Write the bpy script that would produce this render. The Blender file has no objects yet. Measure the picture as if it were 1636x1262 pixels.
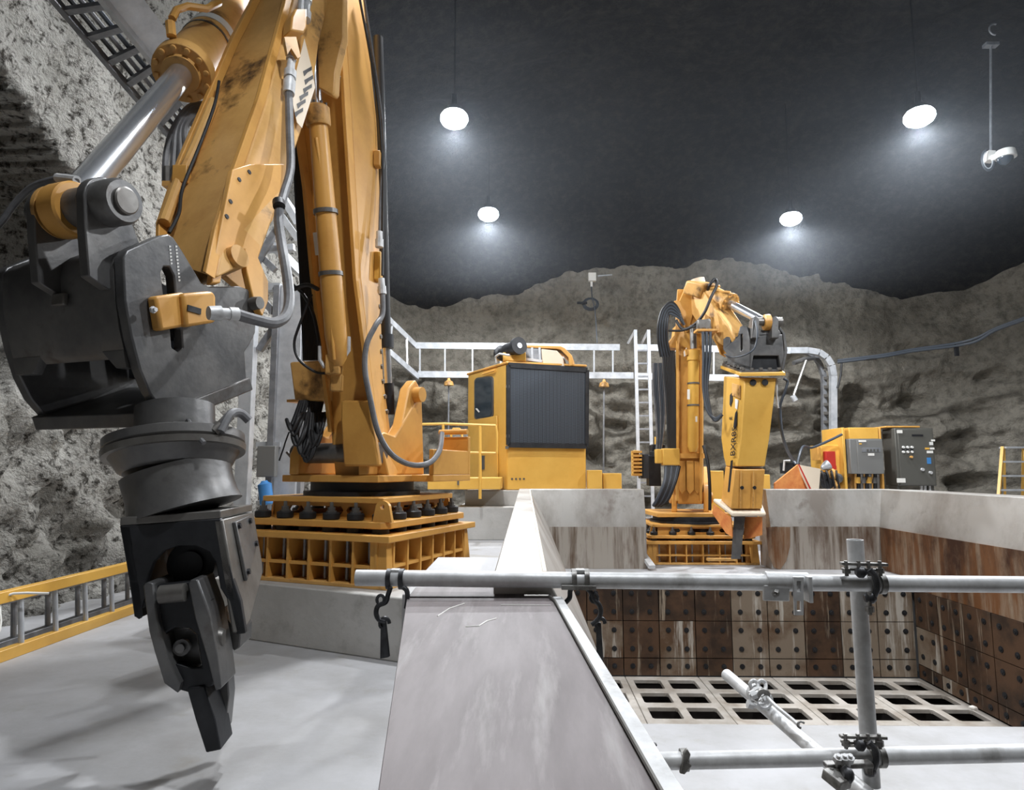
import bpy, bmesh, math, random
from mathutils import Vector, Matrix, noise, geometry
random.seed(7)
V = Vector
# ------------------------------------------------------------------ camera
F = 1034.0; CX, CY = 818.0, 631.0
H = 1.15                                    # camera height over the concrete floor
TH = math.atan(119.0 / F); PSI = math.atan(22.0 * math.cos(TH) / F)
CAM = V((0, 0, H))
fwd = V((-math.sin(PSI) * math.cos(TH), math.cos(PSI) * math.cos(TH), math.sin(TH)))
rgt = V((math.cos(PSI), math.sin(PSI), 0)); upv = rgt.cross(fwd)
scene = bpy.context.scene
C = scene.collection
cam_d = bpy.data.cameras.new('camera'); cam = bpy.data.objects.new('camera', cam_d); C.objects.link(cam)
cam.location = CAM; cam.rotation_euler = (math.pi / 2 + TH, 0, PSI)
cam_d.sensor_fit = 'HORIZONTAL'; cam_d.sensor_width = 36.0; cam_d.lens = 36.0 * F / 1636.0
cam_d.clip_start = 0.05; cam_d.clip_end = 100
scene.camera = cam
scene.view_settings.view_transform = 'Standard'; scene.view_settings.look = 'None'
scene.view_settings.gamma = 1.0; scene.view_settings.use_curve_mapping = False
scene.view_settings.exposure = 0.4
world = bpy.data.worlds.new('world'); scene.world = world; world.use_nodes = True
world.node_tree.nodes['Background'].inputs[0].default_value = (0.5, 0.55, 0.6, 1)
world.node_tree.nodes['Background'].inputs[1].default_value = 0.02
scene.cycles.use_denoising = True
scene.cycles.max_bounces = 6; scene.cycles.diffuse_bounces = 3; scene.cycles.glossy_bounces = 3
scene.cycles.volume_bounces = 0; scene.cycles.sample_clamp_indirect = 6.0
LAMP_W = 520.0; LAMP_Z = 5.0
LAMPS = [(-1.02, 8.8, 5.05), (-0.72, 12.2, 5.0), (5.2, 12.3, 4.9), (5.6, 8.8, 5.0), (-0.9, 5.2, 5.3), (5.4, 4.6, 5.3),
         (0.6, 1.0, 5.4), (3.2, 0.4, 5.4)]  # first lamp here is placed to light the near floor, sparing the arm undersides
LAMP_E = [1, 1.7, 1.7, 1.15, 1.15, 1.35, .8, .25]
LAMP_A = [158, 160, 160, 158, 160, 160, 120, 110]

def ray(px, py): return fwd * F + rgt * (px - CX) + upv * (CY - py)
def P(px, py, Y):
    d = ray(px, py); return CAM + d * (Y / d.y)
def Q(px, py, z):
    d = ray(px, py); return CAM + d * ((z - H) / d.z)
def K(px, py, pl):
    d = ray(px, py); return CAM + d * ((pl[0] - CAM).dot(pl[1]) / d.dot(pl[1]))
def plane3(a, b, c): return (a, (b - a).cross(c - a).normalized())

# ------------------------------------------------------------------ materials
def col(r, g, b):
    f = lambda c: (c / 255 / 12.92) if c / 255 <= .04045 else ((c / 255 + .055) / 1.055) ** 2.4
    return (f(r), f(g), f(b), 1)
def material(name, c1, c2=None, rough=.5, metal=0.0, nscale=3.0, lo=.4, hi=.65, stretch=None, bscale=None, bstr=.3, bdist=.02,
             emit=None, world_co=False, c3=None, lo3=.6, hi3=.75, n3=1.2, st3=None, spec=.5, rvar=.0, bdetail=6):
    m = bpy.data.materials.new(name); m.use_nodes = True
    nt = m.node_tree; N = nt.nodes; L = nt.links; b = N['Principled BSDF']
    b.inputs['Base Color'].default_value = c1; b.inputs['Roughness'].default_value = rough
    b.inputs['Metallic'].default_value = metal; b.inputs['Specular IOR Level'].default_value = spec
    if emit: b.inputs['Emission Color'].default_value = emit[0]; b.inputs['Emission Strength'].default_value = emit[1]
    if c2 or bscale:
        if world_co: src = N.new('ShaderNodeNewGeometry').outputs['Position']
        else: src = N.new('ShaderNodeTexCoord').outputs['Object']
    def mapped(st):
        if not st: return src
        mp = N.new('ShaderNodeMapping'); mp.inputs['Scale'].default_value = st; L.new(src, mp.inputs['Vector']); return mp.outputs[0]
    last = None
    def layer(prev, c, sc, lo, hi, st, seed=0):
        n = N.new('ShaderNodeTexNoise'); n.inputs['Scale'].default_value = sc; n.inputs['Detail'].default_value = 7
        n.inputs['Roughness'].default_value = .65; L.new(mapped(st), n.inputs['Vector'])
        r = N.new('ShaderNodeValToRGB'); r.color_ramp.elements[0].position = lo; r.color_ramp.elements[1].position = hi
        L.new(n.outputs['Fac'], r.inputs[0])
        mx = N.new('ShaderNodeMix'); mx.data_type = 'RGBA'; L.new(r.outputs['Color'], mx.inputs['Factor'])
        if prev is None: mx.inputs['A'].default_value = c1
        else: L.new(prev, mx.inputs['A'])
        mx.inputs['B'].default_value = c
        if rvar and prev is None:
            mr = N.new('ShaderNodeMapRange'); mr.inputs['To Min'].default_value = max(0.03, rough - rvar); mr.inputs['To Max'].default_value = min(1, rough + rvar)
            L.new(n.outputs['Fac'], mr.inputs['Value']); L.new(mr.outputs[0], b.inputs['Roughness'])
        return mx.outputs['Result']
    if c2: last = layer(None, c2, nscale, lo, hi, stretch)
    if c3: last = layer(last, c3, n3, lo3, hi3, st3)
    if last is not None: L.new(last, b.inputs['Base Color'])
    if bscale:
        n = N.new('ShaderNodeTexNoise'); n.inputs['Scale'].default_value = bscale; n.inputs['Detail'].default_value = bdetail
        L.new(src, n.inputs['Vector'])
        bp = N.new('ShaderNodeBump'); bp.inputs['Strength'].default_value = bstr; bp.inputs['Distance'].default_value = bdist
        L.new(n.outputs['Fac'], bp.inputs['Height']); L.new(bp.outputs[0], b.inputs['Normal'])
    return m
M = {}
M['yellow'] = material('yellow_paint', col(212, 158, 80), col(188, 134, 62), rough=.42, nscale=2.2, lo=.45, hi=.75, c3=col(120, 82, 36), n3=3.5, lo3=.66, hi3=.8, rvar=.1)
M['yellow_worn'] = material('worn_yellow_paint', col(216, 168, 98), col(188, 138, 72), rough=.5, nscale=2.5, lo=.4, hi=.7, c3=col(60, 40, 22), n3=1.7, lo3=.56, hi3=.66, rvar=.12)
M['yellow_clean'] = material('clean_yellow_paint', col(222, 174, 82), col(210, 160, 70), rough=.4, nscale=1.5)
M['orange'] = material('orange_primer', col(226, 150, 84), col(206, 116, 62), rough=.6, nscale=6)
M['red'] = material('red_paint', col(178, 44, 32), rough=.5)
M['steel_dark'] = material('blackened_steel', col(88, 88, 89), col(128, 126, 123), rough=.38, metal=.45, nscale=3, lo=.4, hi=.8, c3=col(60, 46, 36), n3=4, lo3=.6, hi3=.8, bscale=30, bstr=.25, bdist=.004, rvar=.12)
M['steel_black'] = material('black_steel', col(30, 31, 34), col(46, 47, 50), rough=.5, metal=.3, nscale=6, bscale=50, bstr=.2, bdist=.003)
M['steel_grey'] = material('worn_grey_steel', col(128, 126, 122), col(92, 88, 84), rough=.4, metal=.5, nscale=4, lo=.35, hi=.7, c3=col(84, 66, 50), n3=3, lo3=.62, hi3=.8, rvar=.1, bscale=40, bstr=.15, bdist=.003)
M['chrome'] = material('chrome_rod', col(222, 225, 230), rough=.26, metal=.9)
M['galv'] = material('galvanised_steel', col(212, 213, 214), col(178, 178, 178), rough=.45, metal=.2, nscale=14, lo=.35, hi=.7, rvar=.1, bscale=60, bstr=.12, bdist=.002, c3=col(120, 116, 110), n3=5, lo3=.6, hi3=.8)
M['alu'] = material('bright_aluminium', col(198, 201, 205), col(174, 178, 183), rough=.38, metal=.35, nscale=6)
M['alu_dull'] = material('dull_aluminium', col(150, 152, 156), col(120, 122, 126), rough=.45, metal=.5, nscale=6)
M['clamp'] = material('clamp_steel', col(150, 149, 146), col(92, 89, 86), rough=.45, metal=.6, nscale=20, bscale=90, bstr=.3, bdist=.002)
M['clamp_dark'] = material('dark_clamp_steel', col(76, 77, 80), col(50, 50, 52), rough=.45, metal=.6, nscale=20)
M['rubber'] = material('black_rubber', col(26, 26, 28), rough=.55)
M['hose_grey'] = material('grey_hose', col(112, 112, 114), col(82, 82, 84), rough=.5, nscale=8)
M['slate'] = material('slate_hose', col(60, 66, 74), rough=.45)
M['white'] = material('white_plastic', col(226, 224, 218), rough=.45)
M['label'] = material('label_white', col(214, 214, 210), rough=.6)
M['glass'] = material('dark_glass', col(40, 52, 62), rough=.08, spec=.8)
M['cab_grey'] = material('grey_enclosure', col(110, 110, 108), rough=.5)
M['cab_dark'] = material('dark_grey_enclosure', col(82, 81, 76), rough=.5)
M['blue'] = material('blue_paint', col(60, 124, 184), rough=.5)
M['tan'] = material('tan_panel', col(222, 206, 184), rough=.6)
M['concrete'] = material('concrete', col(186, 184, 180), col(158, 155, 150), rough=.75, nscale=1.1, lo=.35, hi=.7, world_co=True, c3=col(140, 136, 130), n3=5, lo3=.55, hi3=.8, bscale=18, bstr=.25, bdist=.01)
M['floor'] = material('floor_concrete', col(176, 176, 178), col(150, 148, 146), rough=.62, nscale=.9, lo=.4, hi=.68, world_co=True, c3=col(150, 146, 138), n3=3.2, lo3=.58, hi3=.8, bscale=24, bstr=.2, bdist=.006, rvar=.12)
M['plate'] = material('worn_cover_plate', col(124, 117, 117), col(108, 101, 101), rough=.6, metal=0, spec=.3, nscale=2.0, stretch=(5, 1, 1), lo=.4, hi=.7, c3=col(156, 152, 150), n3=2.5, st3=(5, .7, 1), lo3=.54, hi3=.8, bscale=40, bstr=.08, bdist=.002, rvar=.1)
M['rim'] = material('scoured_rim_plate', col(190, 187, 182), col(146, 138, 130), rough=.42, metal=.35, nscale=1.6, stretch=(1, .6, .5), lo=.4, hi=.64, world_co=True, c3=col(112, 98, 86), n3=1.1, lo3=.6, hi3=.72, rvar=.12)
M['streak'] = material('streaked_steel', col(168, 160, 150), col(96, 78, 62), rough=.5, metal=.3, nscale=2.6, stretch=(3.5, 3.5, .25), lo=.46, hi=.66, world_co=True, c3=col(84, 56, 36), n3=1.3, st3=(1.2, .8, .35), lo3=.54, hi3=.68)
M['rust'] = material('rusted_steel', col(116, 76, 44), col(150, 132, 112), rough=.6, metal=.2, nscale=2.4, stretch=(3, 3, .3), lo=.47, hi=.66, world_co=True, c3=col(66, 38, 20), n3=1.6, st3=(1, 1, .5), lo3=.48, hi3=.62)
M['liner'] = material('rusted_liner', col(136, 122, 106), col(96, 72, 52), rough=.6, metal=.25, nscale=1.3, lo=.42, hi=.58, world_co=True, c3=col(190, 184, 174), n3=2.6, st3=(4, 4, .3), lo3=.54, hi3=.64, bscale=30, bstr=.2, bdist=.003)
M['liner_dark'] = material('dark_rusted_liner', col(88, 64, 46), col(54, 40, 30), rough=.6, metal=.25, nscale=1.8, lo=.42, hi=.6, world_co=True, c3=col(160, 146, 128), n3=2.4, st3=(5, 5, .3), lo3=.58, hi3=.68, bscale=30, bstr=.2, bdist=.003)
M['grate'] = material('worn_grate', col(182, 176, 168), col(150, 140, 128), rough=.5, metal=.2, nscale=3, world_co=True)
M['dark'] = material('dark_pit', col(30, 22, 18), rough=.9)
def rock_mat(name, ca, cb, cc, dk=.0):
    m = bpy.data.materials.new(name); m.use_nodes = True
    nt = m.node_tree; N = nt.nodes; L = nt.links; b = N['Principled BSDF']; b.inputs['Roughness'].default_value = .9; b.inputs['Specular IOR Level'].default_value = .25
    g = N.new('ShaderNodeNewGeometry')
    def nz(s, d=8, r=.6):
        n = N.new('ShaderNodeTexNoise'); n.inputs['Scale'].default_value = s; n.inputs['Detail'].default_value = d; n.inputs['Roughness'].default_value = r
        L.new(g.outputs['Position'], n.inputs['Vector']); return n.outputs['Fac']
    def rp(v, lo, hi):
        r = N.new('ShaderNodeValToRGB'); r.color_ramp.elements[0].position = lo; r.color_ramp.elements[1].position = hi; L.new(v, r.inputs[0]); return r.outputs[0]
    def mx(f, A, B):
        x = N.new('ShaderNodeMix'); x.data_type = 'RGBA'; L.new(f, x.inputs['Factor'])
        for k, v in (('A', A), ('B', B)):
            if isinstance(v, tuple): x.inputs[k].default_value = v
            else: L.new(v, x.inputs[k])
        return x.outputs['Result']
    c = mx(rp(nz(.9), .38, .62), ca, cb)
    c = mx(rp(nz(6 if dk == 0 else 11, 8, .7), .45 if dk == 0 else .5, .75 if dk == 0 else .62), c, cc)
    L.new(c, b.inputs['Base Color'])
    add = N.new('ShaderNodeMath'); add.operation = 'ADD'
    mu = N.new('ShaderNodeMath'); mu.operation = 'MULTIPLY'; mu.inputs[1].default_value = .35
    L.new(nz(7, 9, .6), add.inputs[0]); L.new(nz(28, 5, .7), mu.inputs[0]); L.new(mu.outputs[0], add.inputs[1])
    bp = N.new('ShaderNodeBump'); bp.inputs['Strength'].default_value = .9; bp.inputs['Distance'].default_value = .09 + dk
    L.new(add.outputs[0], bp.inputs['Height']); L.new(bp.outputs[0], b.inputs['Normal'])
    return m
M['rock'] = rock_mat('sprayed_rock', col(150, 145, 134), col(126, 121, 111), col(84, 80, 73))
M['rock_top_shade'] = rock_mat('roof_rock_painted_shade', col(37, 37, 39), col(29, 29, 31), col(58, 56, 52))  # missing light up in the roof is painted in as darker rock
M['rock_left'] = rock_mat('coarse_rock', col(190, 187, 180), col(150, 147, 139), col(60, 56, 50), .07)
m = bpy.data.materials.new('steel_mesh_screen'); m.use_nodes = True
nt = m.node_tree; b = nt.nodes['Principled BSDF']; b.inputs['Roughness'].default_value = .45; b.inputs['Metallic'].default_value = .4
tc = nt.nodes.new('ShaderNodeTexCoord'); mp = nt.nodes.new('ShaderNodeMapping'); mp.inputs['Rotation'].default_value = (0, .785, 0); mp.inputs['Scale'].default_value = (52, 52, 52)
ck = nt.nodes.new('ShaderNodeTexChecker'); ck.inputs['Scale'].default_value = 1; ck.inputs['Color1'].default_value = col(78, 84, 92); ck.inputs['Color2'].default_value = col(46, 50, 56)
nt.links.new(tc.outputs['Object'], mp.inputs[0]); nt.links.new(mp.outputs[0], ck.inputs[0]); nt.links.new(ck.outputs[0], b.inputs['Base Color'])
M['mesh'] = m
M['lens'] = material('lamp_lens', (1, 1, 1, 1), emit=((.86, .93, 1, 1), 45.0))

# ------------------------------------------------------------------ mesh helpers
WL = {}
class MB:
    def __init__(s, X=None): s.b = bmesh.new(); s.X = X
    def v(s, p):
        p = V(p); return s.b.verts.new(s.X @ p if s.X else p)
    def face(s, vs):
        try: return s.b.faces.new(vs)
        except ValueError: return None
    def hexa(s, q):                       # q: 4 bottom + 4 top points, same order
        v = [s.v(p) for p in q]
        for f in ((3, 2, 1, 0), (4, 5, 6, 7), (0, 1, 5, 4), (1, 2, 6, 5), (2, 3, 7, 6), (3, 0, 4, 7)): s.face([v[i] for i in f])
        return s
    def box(s, c, d, R=None):
        c = V(c); h = [x / 2 for x in d]
        q = [V((x * h[0], y * h[1], z * h[2])) for z in (-1, 1) for x, y in ((-1, -1), (1, -1), (1, 1), (-1, 1))]
        if R: q = [R @ p for p in q]
        return s.hexa([c + p for p in q])
    def bb(s, x0, x1, y0, y1, z0, z1): return s.box(((x0 + x1) / 2, (y0 + y1) / 2, (z0 + z1) / 2), (abs(x1 - x0), abs(y1 - y0), abs(z1 - z0)))
    def beam(s, a, b, w, h, up=(0, 0, 1)):  # rectangular bar from a to b; w sideways, h along up
        a, b = V(a), V(b); d = (b - a).normalized(); sd = d.cross(V(up))
        if sd.length < 1e-4: sd = d.cross(V((0, 1, 0)))
        sd.normalize(); u = sd.cross(d)
        r = lambda p: [p - sd * w / 2 - u * h / 2, p + sd * w / 2 - u * h / 2, p + sd * w / 2 + u * h / 2, p - sd * w / 2 + u * h / 2]
        return s.loft([r(a), r(b)])
    def loft(s, rings, cap=True, close=True):
        R = [[s.v(p) for p in r] for r in rings]; n = len(R[0])
        for a, b in zip(R, R[1:]):
            for i in range(n if close else n - 1): s.face([a[i], a[(i + 1) % n], b[(i + 1) % n], b[i]])
        if cap: s.face(R[0][::-1]); s.face(R[-1])
        return s
    def tube(s, pts, r, n=10, cap=True, smooth=0):
        pts = [V(p) for p in pts]
        if smooth: pts = spline(pts, smooth)
        rr = r if isinstance(r, (list, tuple)) else [r] * len(pts)
        if len(rr) != len(pts): rr = [rr[min(int(i * len(rr) / len(pts)), len(rr) - 1)] for i in range(len(pts))]
        rings = []; u = None
        for i, p in enumerate(pts):
            t = (pts[min(i + 1, len(pts) - 1)] - pts[max(i - 1, 0)]).normalized()
            if u is None: u = t.orthogonal().normalized()
            else:
                u = u - t * u.dot(t)
                u = u.normalized() if u.length > 1e-6 else t.orthogonal().normalized()
            w = t.cross(u)
            rings.append([p + (u * math.cos(2 * math.pi * k / n) + w * math.sin(2 * math.pi * k / n)) * rr[i] for k in range(n)])
        return s.loft(rings, cap)
    def lathe(s, a, b, prof, n=28):         # prof: (t along a->b, radius)
        a, b = V(a), V(b); t = (b - a).normalized(); u = t.orthogonal().normalized(); w = t.cross(u)
        return s.loft([[a.lerp(b, q) + (u * math.cos(2 * math.pi * k / n) + w * math.sin(2 * math.pi * k / n)) * max(r, 1e-4) for k in range(n)] for q, r in prof])
    def prism(s, pts, off, holes=()):       # polygon extruded by the vector off
        off = V(off); loops = [[V(p) for p in pts]] + [[V(p) for p in h] for h in holes]
        flat = [p for l in loops for p in l]
        tris = geometry.tessellate_polygon(loops)
        A = [s.v(p) for p in flat]; B = [s.v(p + off) for p in flat]
        for t in tris: s.face([A[i] for i in t]); s.face([B[i] for i in reversed(t)])
        k = 0
        for l in loops:
            n = len(l)
            for i in range(n): s.face([A[k + i], A[k + (i + 1) % n], B[k + (i + 1) % n], B[k + i]])
            k += n
        return s
def spline(p, n):
    out = []; q = [p[0]] + list(p) + [p[-1]]
    for i in range(1, len(q) - 2):
        for k in range(n):
            t = k / n; a, b, c, d = q[i - 1], q[i], q[i + 1], q[i + 2]
            out.append(.5 * ((2 * b) + (c - a) * t + (2 * a - 5 * b + 4 * c - d) * t * t + (3 * b - a - 3 * c + d) * t ** 3))
    out.append(p[-1]); return out
def obj(name, mb, m, parent=None, label=None, cat=None, group=None, kind=None, bevel=0.0, smooth=True, ang=35):
    b = mb.b
    bmesh.ops.recalc_face_normals(b, faces=b.faces)
    lo = V((1e9,) * 3); hi = V((-1e9,) * 3)
    for v in b.verts:
        for i in range(3): lo[i] = min(lo[i], v.co[i]); hi[i] = max(hi[i], v.co[i])
    c = (lo + hi) / 2
    if parent is None: c.z = lo.z
    bmesh.ops.translate(b, verts=b.verts, vec=-c)
    if smooth:
        for f in b.faces: f.smooth = True
        for e in b.edges:
            e.smooth = not (len(e.link_faces) == 2 and e.calc_face_angle(0) > math.radians(ang))
    me = bpy.data.meshes.new(name); b.to_mesh(me); b.free()
    me.materials.append(M[m] if isinstance(m, str) else m)
    o = bpy.data.objects.new(name, me); C.objects.link(o)
    WL[o.name] = c.copy()
    if parent: o.parent = parent; o.location = c - WL[parent.name]
    else: o.location = c
    if bevel:
        md = o.modifiers.new('bevel', 'BEVEL'); md.width = bevel; md.segments = 2; md.limit_method = 'ANGLE'; md.angle_limit = math.radians(40); md.harden_normals = False
    if label: o['label'] = label
    if cat: o['category'] = cat
    if group: o['group'] = group
    if kind: o['kind'] = kind
    return o
def struct(name, mb, m, **k): return obj(name, mb, m, kind='structure', **k)
def thing(name, label, cat, loc, group=None):
    o = bpy.data.objects.new(name, None); C.objects.link(o); o.location = V(loc); o.empty_display_size = .1
    o['label'] = label; o['category'] = cat
    if group: o['group'] = group
    WL[o.name] = V(loc); return o
def text(name, body, size, loc, xdir, ydir, m, parent, depth=.002):
    cu = bpy.data.curves.new(name, 'FONT'); cu.body = body; cu.size = size; cu.extrude = depth; cu.align_x = 'CENTER'; cu.align_y = 'CENTER'
    tmp = bpy.data.objects.new('tmp', cu); C.objects.link(tmp); bpy.context.view_layer.update()
    me = bpy.data.meshes.new_from_object(tmp.evaluated_get(bpy.context.evaluated_depsgraph_get())); bpy.data.objects.remove(tmp)
    me.materials.clear(); me.materials.append(M[m]); o = bpy.data.objects.new(name, me); C.objects.link(o)
    x = V(xdir).normalized(); z = x.cross(V(ydir)).normalized(); y = z.cross(x)
    R = Matrix((x, y, z)).transposed().to_4x4(); R.translation = V(loc) - WL[parent.name]
    o.parent = parent; o.matrix_local = R; return o
Z = lambda z: z + H
# ------------------------------------------------------------------ the cavern
def fbm(p, o=4): return noise.fractal(p, .9, 2.1, o)
def shell(name, m, nu, nv, f, amp):
    mb = MB(); g = [[mb.v(f(i / nu, j / nv)) for j in range(nv + 1)] for i in range(nu + 1)]
    for i in range(nu):
        for j in range(nv): mb.face([g[i][j], g[i + 1][j], g[i + 1][j + 1], g[i][j + 1]])
    return obj(name, mb, m, kind='structure', ang=180)
XL, XR, YB, YF, ZC = -3.75, 12.4, 15.9, -5.5, 8.6
def back(u, v):
    x = XL - .6 + u * (XR - XL + 1.2); z = -.6 + v * (ZC + 1.2)
    y = YB + .3 - .10 * max(0, z - 4.5) ** 2
    # rounded corners of the cavern
    y -= 1.6 * max(0, (x - 9.2) / 3.0) ** 2 + .9 * max(0, (-2.0 - x) / 1.8) ** 2
    p = V((x * .45, 3.1, z * .45))
    low = 1 - min(1, max(0, (z - 2.6) / 2.2))
    rid = noise.ridged_multi_fractal(V((x * .35, 1.7, z * .75)), .9, 2.1, 5, 1.0, 2.0)
    y += .38 * fbm(p) * (.5 + .5 * low) + low * (.75 - .62 * rid) + .05 * fbm(V((x * 2.5, 0, z * 2.5)), 3)
    cr = noise.noise(V((x * .8 + 5, 2, z * 1.6)))
    if cr > .25: y += (cr - .25) * 1.2 * (.3 + low)
    return V((x, min(y, YB + 1.4), z))
shell('wall_back', 'rock', 300, 150, back, 1)
def left(u, v):
    y = YF - .5 + u * (YB - YF + 1.5); z = -.4 + v * (ZC + .9)
    x = XL - .12 + .10 * max(0, z - 3.4) ** 1.5 * .9 - .05 * min(z, 3)
    k_ = 1 - min(1, max(0, (z - 1.6) / 1.6)); x += .30 * fbm(V((7, y * .5, z * .5))) + (.08 + .08 * k_) * fbm(V((2, y * 2.2, z * 2.2)), 4) + (.04 + .05 * k_) * noise.noise(V((9, y * 8, z * 8))) + .03 * noise.noise(V((4, y * 17, z * 17)))
    # guessed side gallery: recess added to make this part of the left wall dark
    zr = z - H; q = (abs(y - 2.6) / 3.35) ** 2.5 + (abs(zr - 1.80) / 1.38) ** 2.5 + .10 * fbm(V((3, y * 1.2, z * 1.2)), 3)
    g = min(1, max(0, (1.04 - q) / .10)); x -= 7.0 * g * g * (3 - 2 * g)
    return V((x, y, z))
shell('wall_left', 'rock_left', 420, 150, left, 1)
def right(u, v):
    y = YF - .5 + u * (YB - YF + 1.5); z = -.4 + v * (ZC + .9)
    x = XR - .10 * max(0, z - 4) ** 1.5 + .4 * fbm(V((17, y * .4, z * .4)))
    return V((x, y, z))
shell('wall_right', 'rock', 90, 50, right, 1)
def front(u, v):
    x = XL - .6 + u * (XR - XL + 1.2); z = -3.0 + v * (ZC + 3.6)
    return V((x, YF + .35 * fbm(V((x * .5, 8, z * .5))), z))
shell('wall_front', 'rock', 60, 40, front, 1)
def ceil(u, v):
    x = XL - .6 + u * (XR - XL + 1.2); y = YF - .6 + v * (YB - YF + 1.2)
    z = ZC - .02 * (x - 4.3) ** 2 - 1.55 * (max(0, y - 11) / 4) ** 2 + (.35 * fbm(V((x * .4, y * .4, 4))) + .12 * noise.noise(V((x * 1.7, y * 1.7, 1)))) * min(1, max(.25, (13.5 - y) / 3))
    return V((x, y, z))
shell('ceiling', 'rock_top_shade', 100, 130, ceil, 1)

# ------------------------------------------------------------------ floor, plinths
HX0, HX1 = -.10, 5.17                      # hopper rim, inner opening between
mb = MB()
mb.bb(XL - .6, -.12, YF - .6, YB + 1.4, -.3, 0)
mb.bb(-.12, XR + .6, 11.7, YB + 1.4, -.3, 0)
mb.bb(5.55, XR + .6, YF - .6, 11.7, -.3, 0)
struct('floor', mb, 'floor')
mb = MB()                                  # raised plinth of the left machine
a, b_, c_, d_ = Q(388, 929, Z(-.77)), Q(652, 956, Z(-.77)), V((-.30, 5.9, 0)), V((-2.62, 6.6, 0))
b_ = V((b_.x, b_.y, 0)); a = V((a.x, a.y, 0))
aa = b_ + (a - b_) * 1.55
bb2 = b_ + (b_ - a) * .22
ring = [aa, bb2, V((-.16, 5.9, 0)), V((-2.75, 6.9, 0))]
mb.loft([[V((p.x, p.y, 0)) for p in ring], [V((p.x, p.y, Z(-.77))) for p in ring]])
struct('plinth_concrete', mb, 'concrete', bevel=.01)
mb = MB(); mb.bb(-1.15, 1.7, 10.8, 13.4, 0, Z(-.62)); mb.bb(-1.05, 1.7, 11.25, 13.4, Z(-.62), Z(-.36))
struct('plinth_cab', mb, 'concrete', bevel=.01)
# ------------------------------------------------------------------ hopper
hop = thing('ore_hopper', 'big steel receiving hopper with scoured grey rims and rusted bolted liner plates inside', 'hopper', (2.5, 6, Z(-2.64)))
rt, bl, dk = Z(-.29), Z(-.81), Z(-1.41)
def profile_x(x0, x1, y0, y1):             # a far rim block between x0 and x1 with its inward bevel
    return [[V((x, 9.62, rt)), V((x, 9.95, rt)), V((x, 9.95, dk)), V((x, 9.5, dk)), V((x, 9.5, bl))] for x in (x0, x1)]
mb = MB(); mb.loft(profile_x(-.10, 1.73, 0, 0)); obj('rim_block', mb, 'rim', hop, bevel=.006)
mb = MB(); mb.loft(profile_x(3.5, 5.45, 0, 0)); obj('rim_block', mb, 'rim', hop, bevel=.006)
mb = MB(); mb.loft([[V((x, 9.494, z)) for x, z in ((x0, bl), (x0, dk + .002))] + [V((x0, 9.486, dk + .002)), V((x0, 9.486, bl))] for x0 in (3.52, 5.04)])
obj('wear_plate', mb, 'streak', hop)
mb = MB(); mb.bb(.34, 1.71, 9.484, 9.494, dk + .002, bl - .01); obj('wear_plate', mb, 'streak', hop)
mb = MB(); mb.prism([K(x, y, (V((0, 9.48, 0)), V((0, -1, 0)))) for x, y in [(1224, 842), (1262, 842), (1262, 872), (1256, 896), (1246, 910), (1236, 906), (1228, 888)]], V((0, -.006, 0))); obj('rust_patch', mb, 'rust', hop)
# right side rim
mb = MB(); mb.loft([[V((5.17, y, rt)), V((5.6, y, rt)), V((5.6, y, -.3)), V((5.05, y, -.3)), V((5.05, y, bl))] for y in (-1.5, 9.62)])
obj('rim_block', mb, 'rim', hop, bevel=.006)
mb = MB(); mb.bb(5.036, 5.046, -1.5, 9.48, Z(-1.54), bl - .01); obj('wear_plate', mb, 'rust', hop)
# dividing wall on the left
mb = MB(); mb.loft([[V((-.10, y, 0)), V((-.10, y, rt)), V((.06, y, rt)), V((.32, y, bl)), V((.32, y, Z(-2.64))), V((-.10, y, Z(-2.64)))] for y, rt in ((2.035, Z(-.317)), (9.62, Z(-.29)))])
obj('dividing_wall', mb, 'rim', hop, bevel=.006)
mb = MB(); mb.beam((.058, 2.05, Z(-.315)), (.058, 9.6, Z(-.288)), .012, .006); obj('weld_bead', mb, 'tan', hop)
mb = MB(); mb.loft([[V((x0, y, Z(-2.64))), V((x0, y, zt)), V((x1, y, zt)), V((.32, y, bl)), V((.32, y, Z(-2.64)))] for y, x0, x1, zt in ((.6, .19, .25, Z(-.62)), (2.034, .115, .12, Z(-.42)))])
obj('dividing_wall', mb, 'rim', hop, bevel=.004)
# deck of the far machine and the ledge
mb = MB(); mb.bb(.32, 5.05, 8.76, 11.7, dk - .08, dk); mb.bb(.32, 5.5, 9.0, 11.7, Z(-2.64), dk - .08)
obj('machine_deck', mb, 'floor', hop)
T = .4675
def liner(x, y, z, nx, ny, w, h, mm, rows=(.25, .75), cols=(.25, .75)):
    mb = MB(); t = .03
    u = V((nx[0], nx[1], 0)); n = V((ny[0], ny[1], 0)); up = V((0, 0, 1)); o = V((x, y, z)); g = .006
    q = [o + u * g + up * g, o + u * (w - g) + up * g, o + u * (w - g) + up * (h - g), o + u * g + up * (h - g)]
    mb.prism(q, n * t)
    for cc in cols:
        for rr in rows:
            p = o + u * (w * cc) + up * (h * rr) + n * t
            nf = len(mb.b.faces); mb.lathe(p, p + n * .016, [(0, .034), (.6, .032), (.6, .018), (1.0, .016)], 10)
            mb.b.faces.ensure_lookup_table()
            for f in mb.b.faces[nf:]: f.material_index = 1
    obj('liner_plate', mb, mm, hop).data.materials.append(M['steel_black'])
rng = random.Random(4)
for k in range(10):
    x0 = 5.0 - T * (k + 1)
    for z0, h, rr in ((-1.955, T, (.25, .75)), (-2.42, T, (.25, .75)), (-2.64, .22, (.55,))):
        liner(x0, 8.76, Z(z0), (1, 0), (0, -1), T, h, 'liner' if rng.random() < .55 else 'liner_dark', rr)
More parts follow.
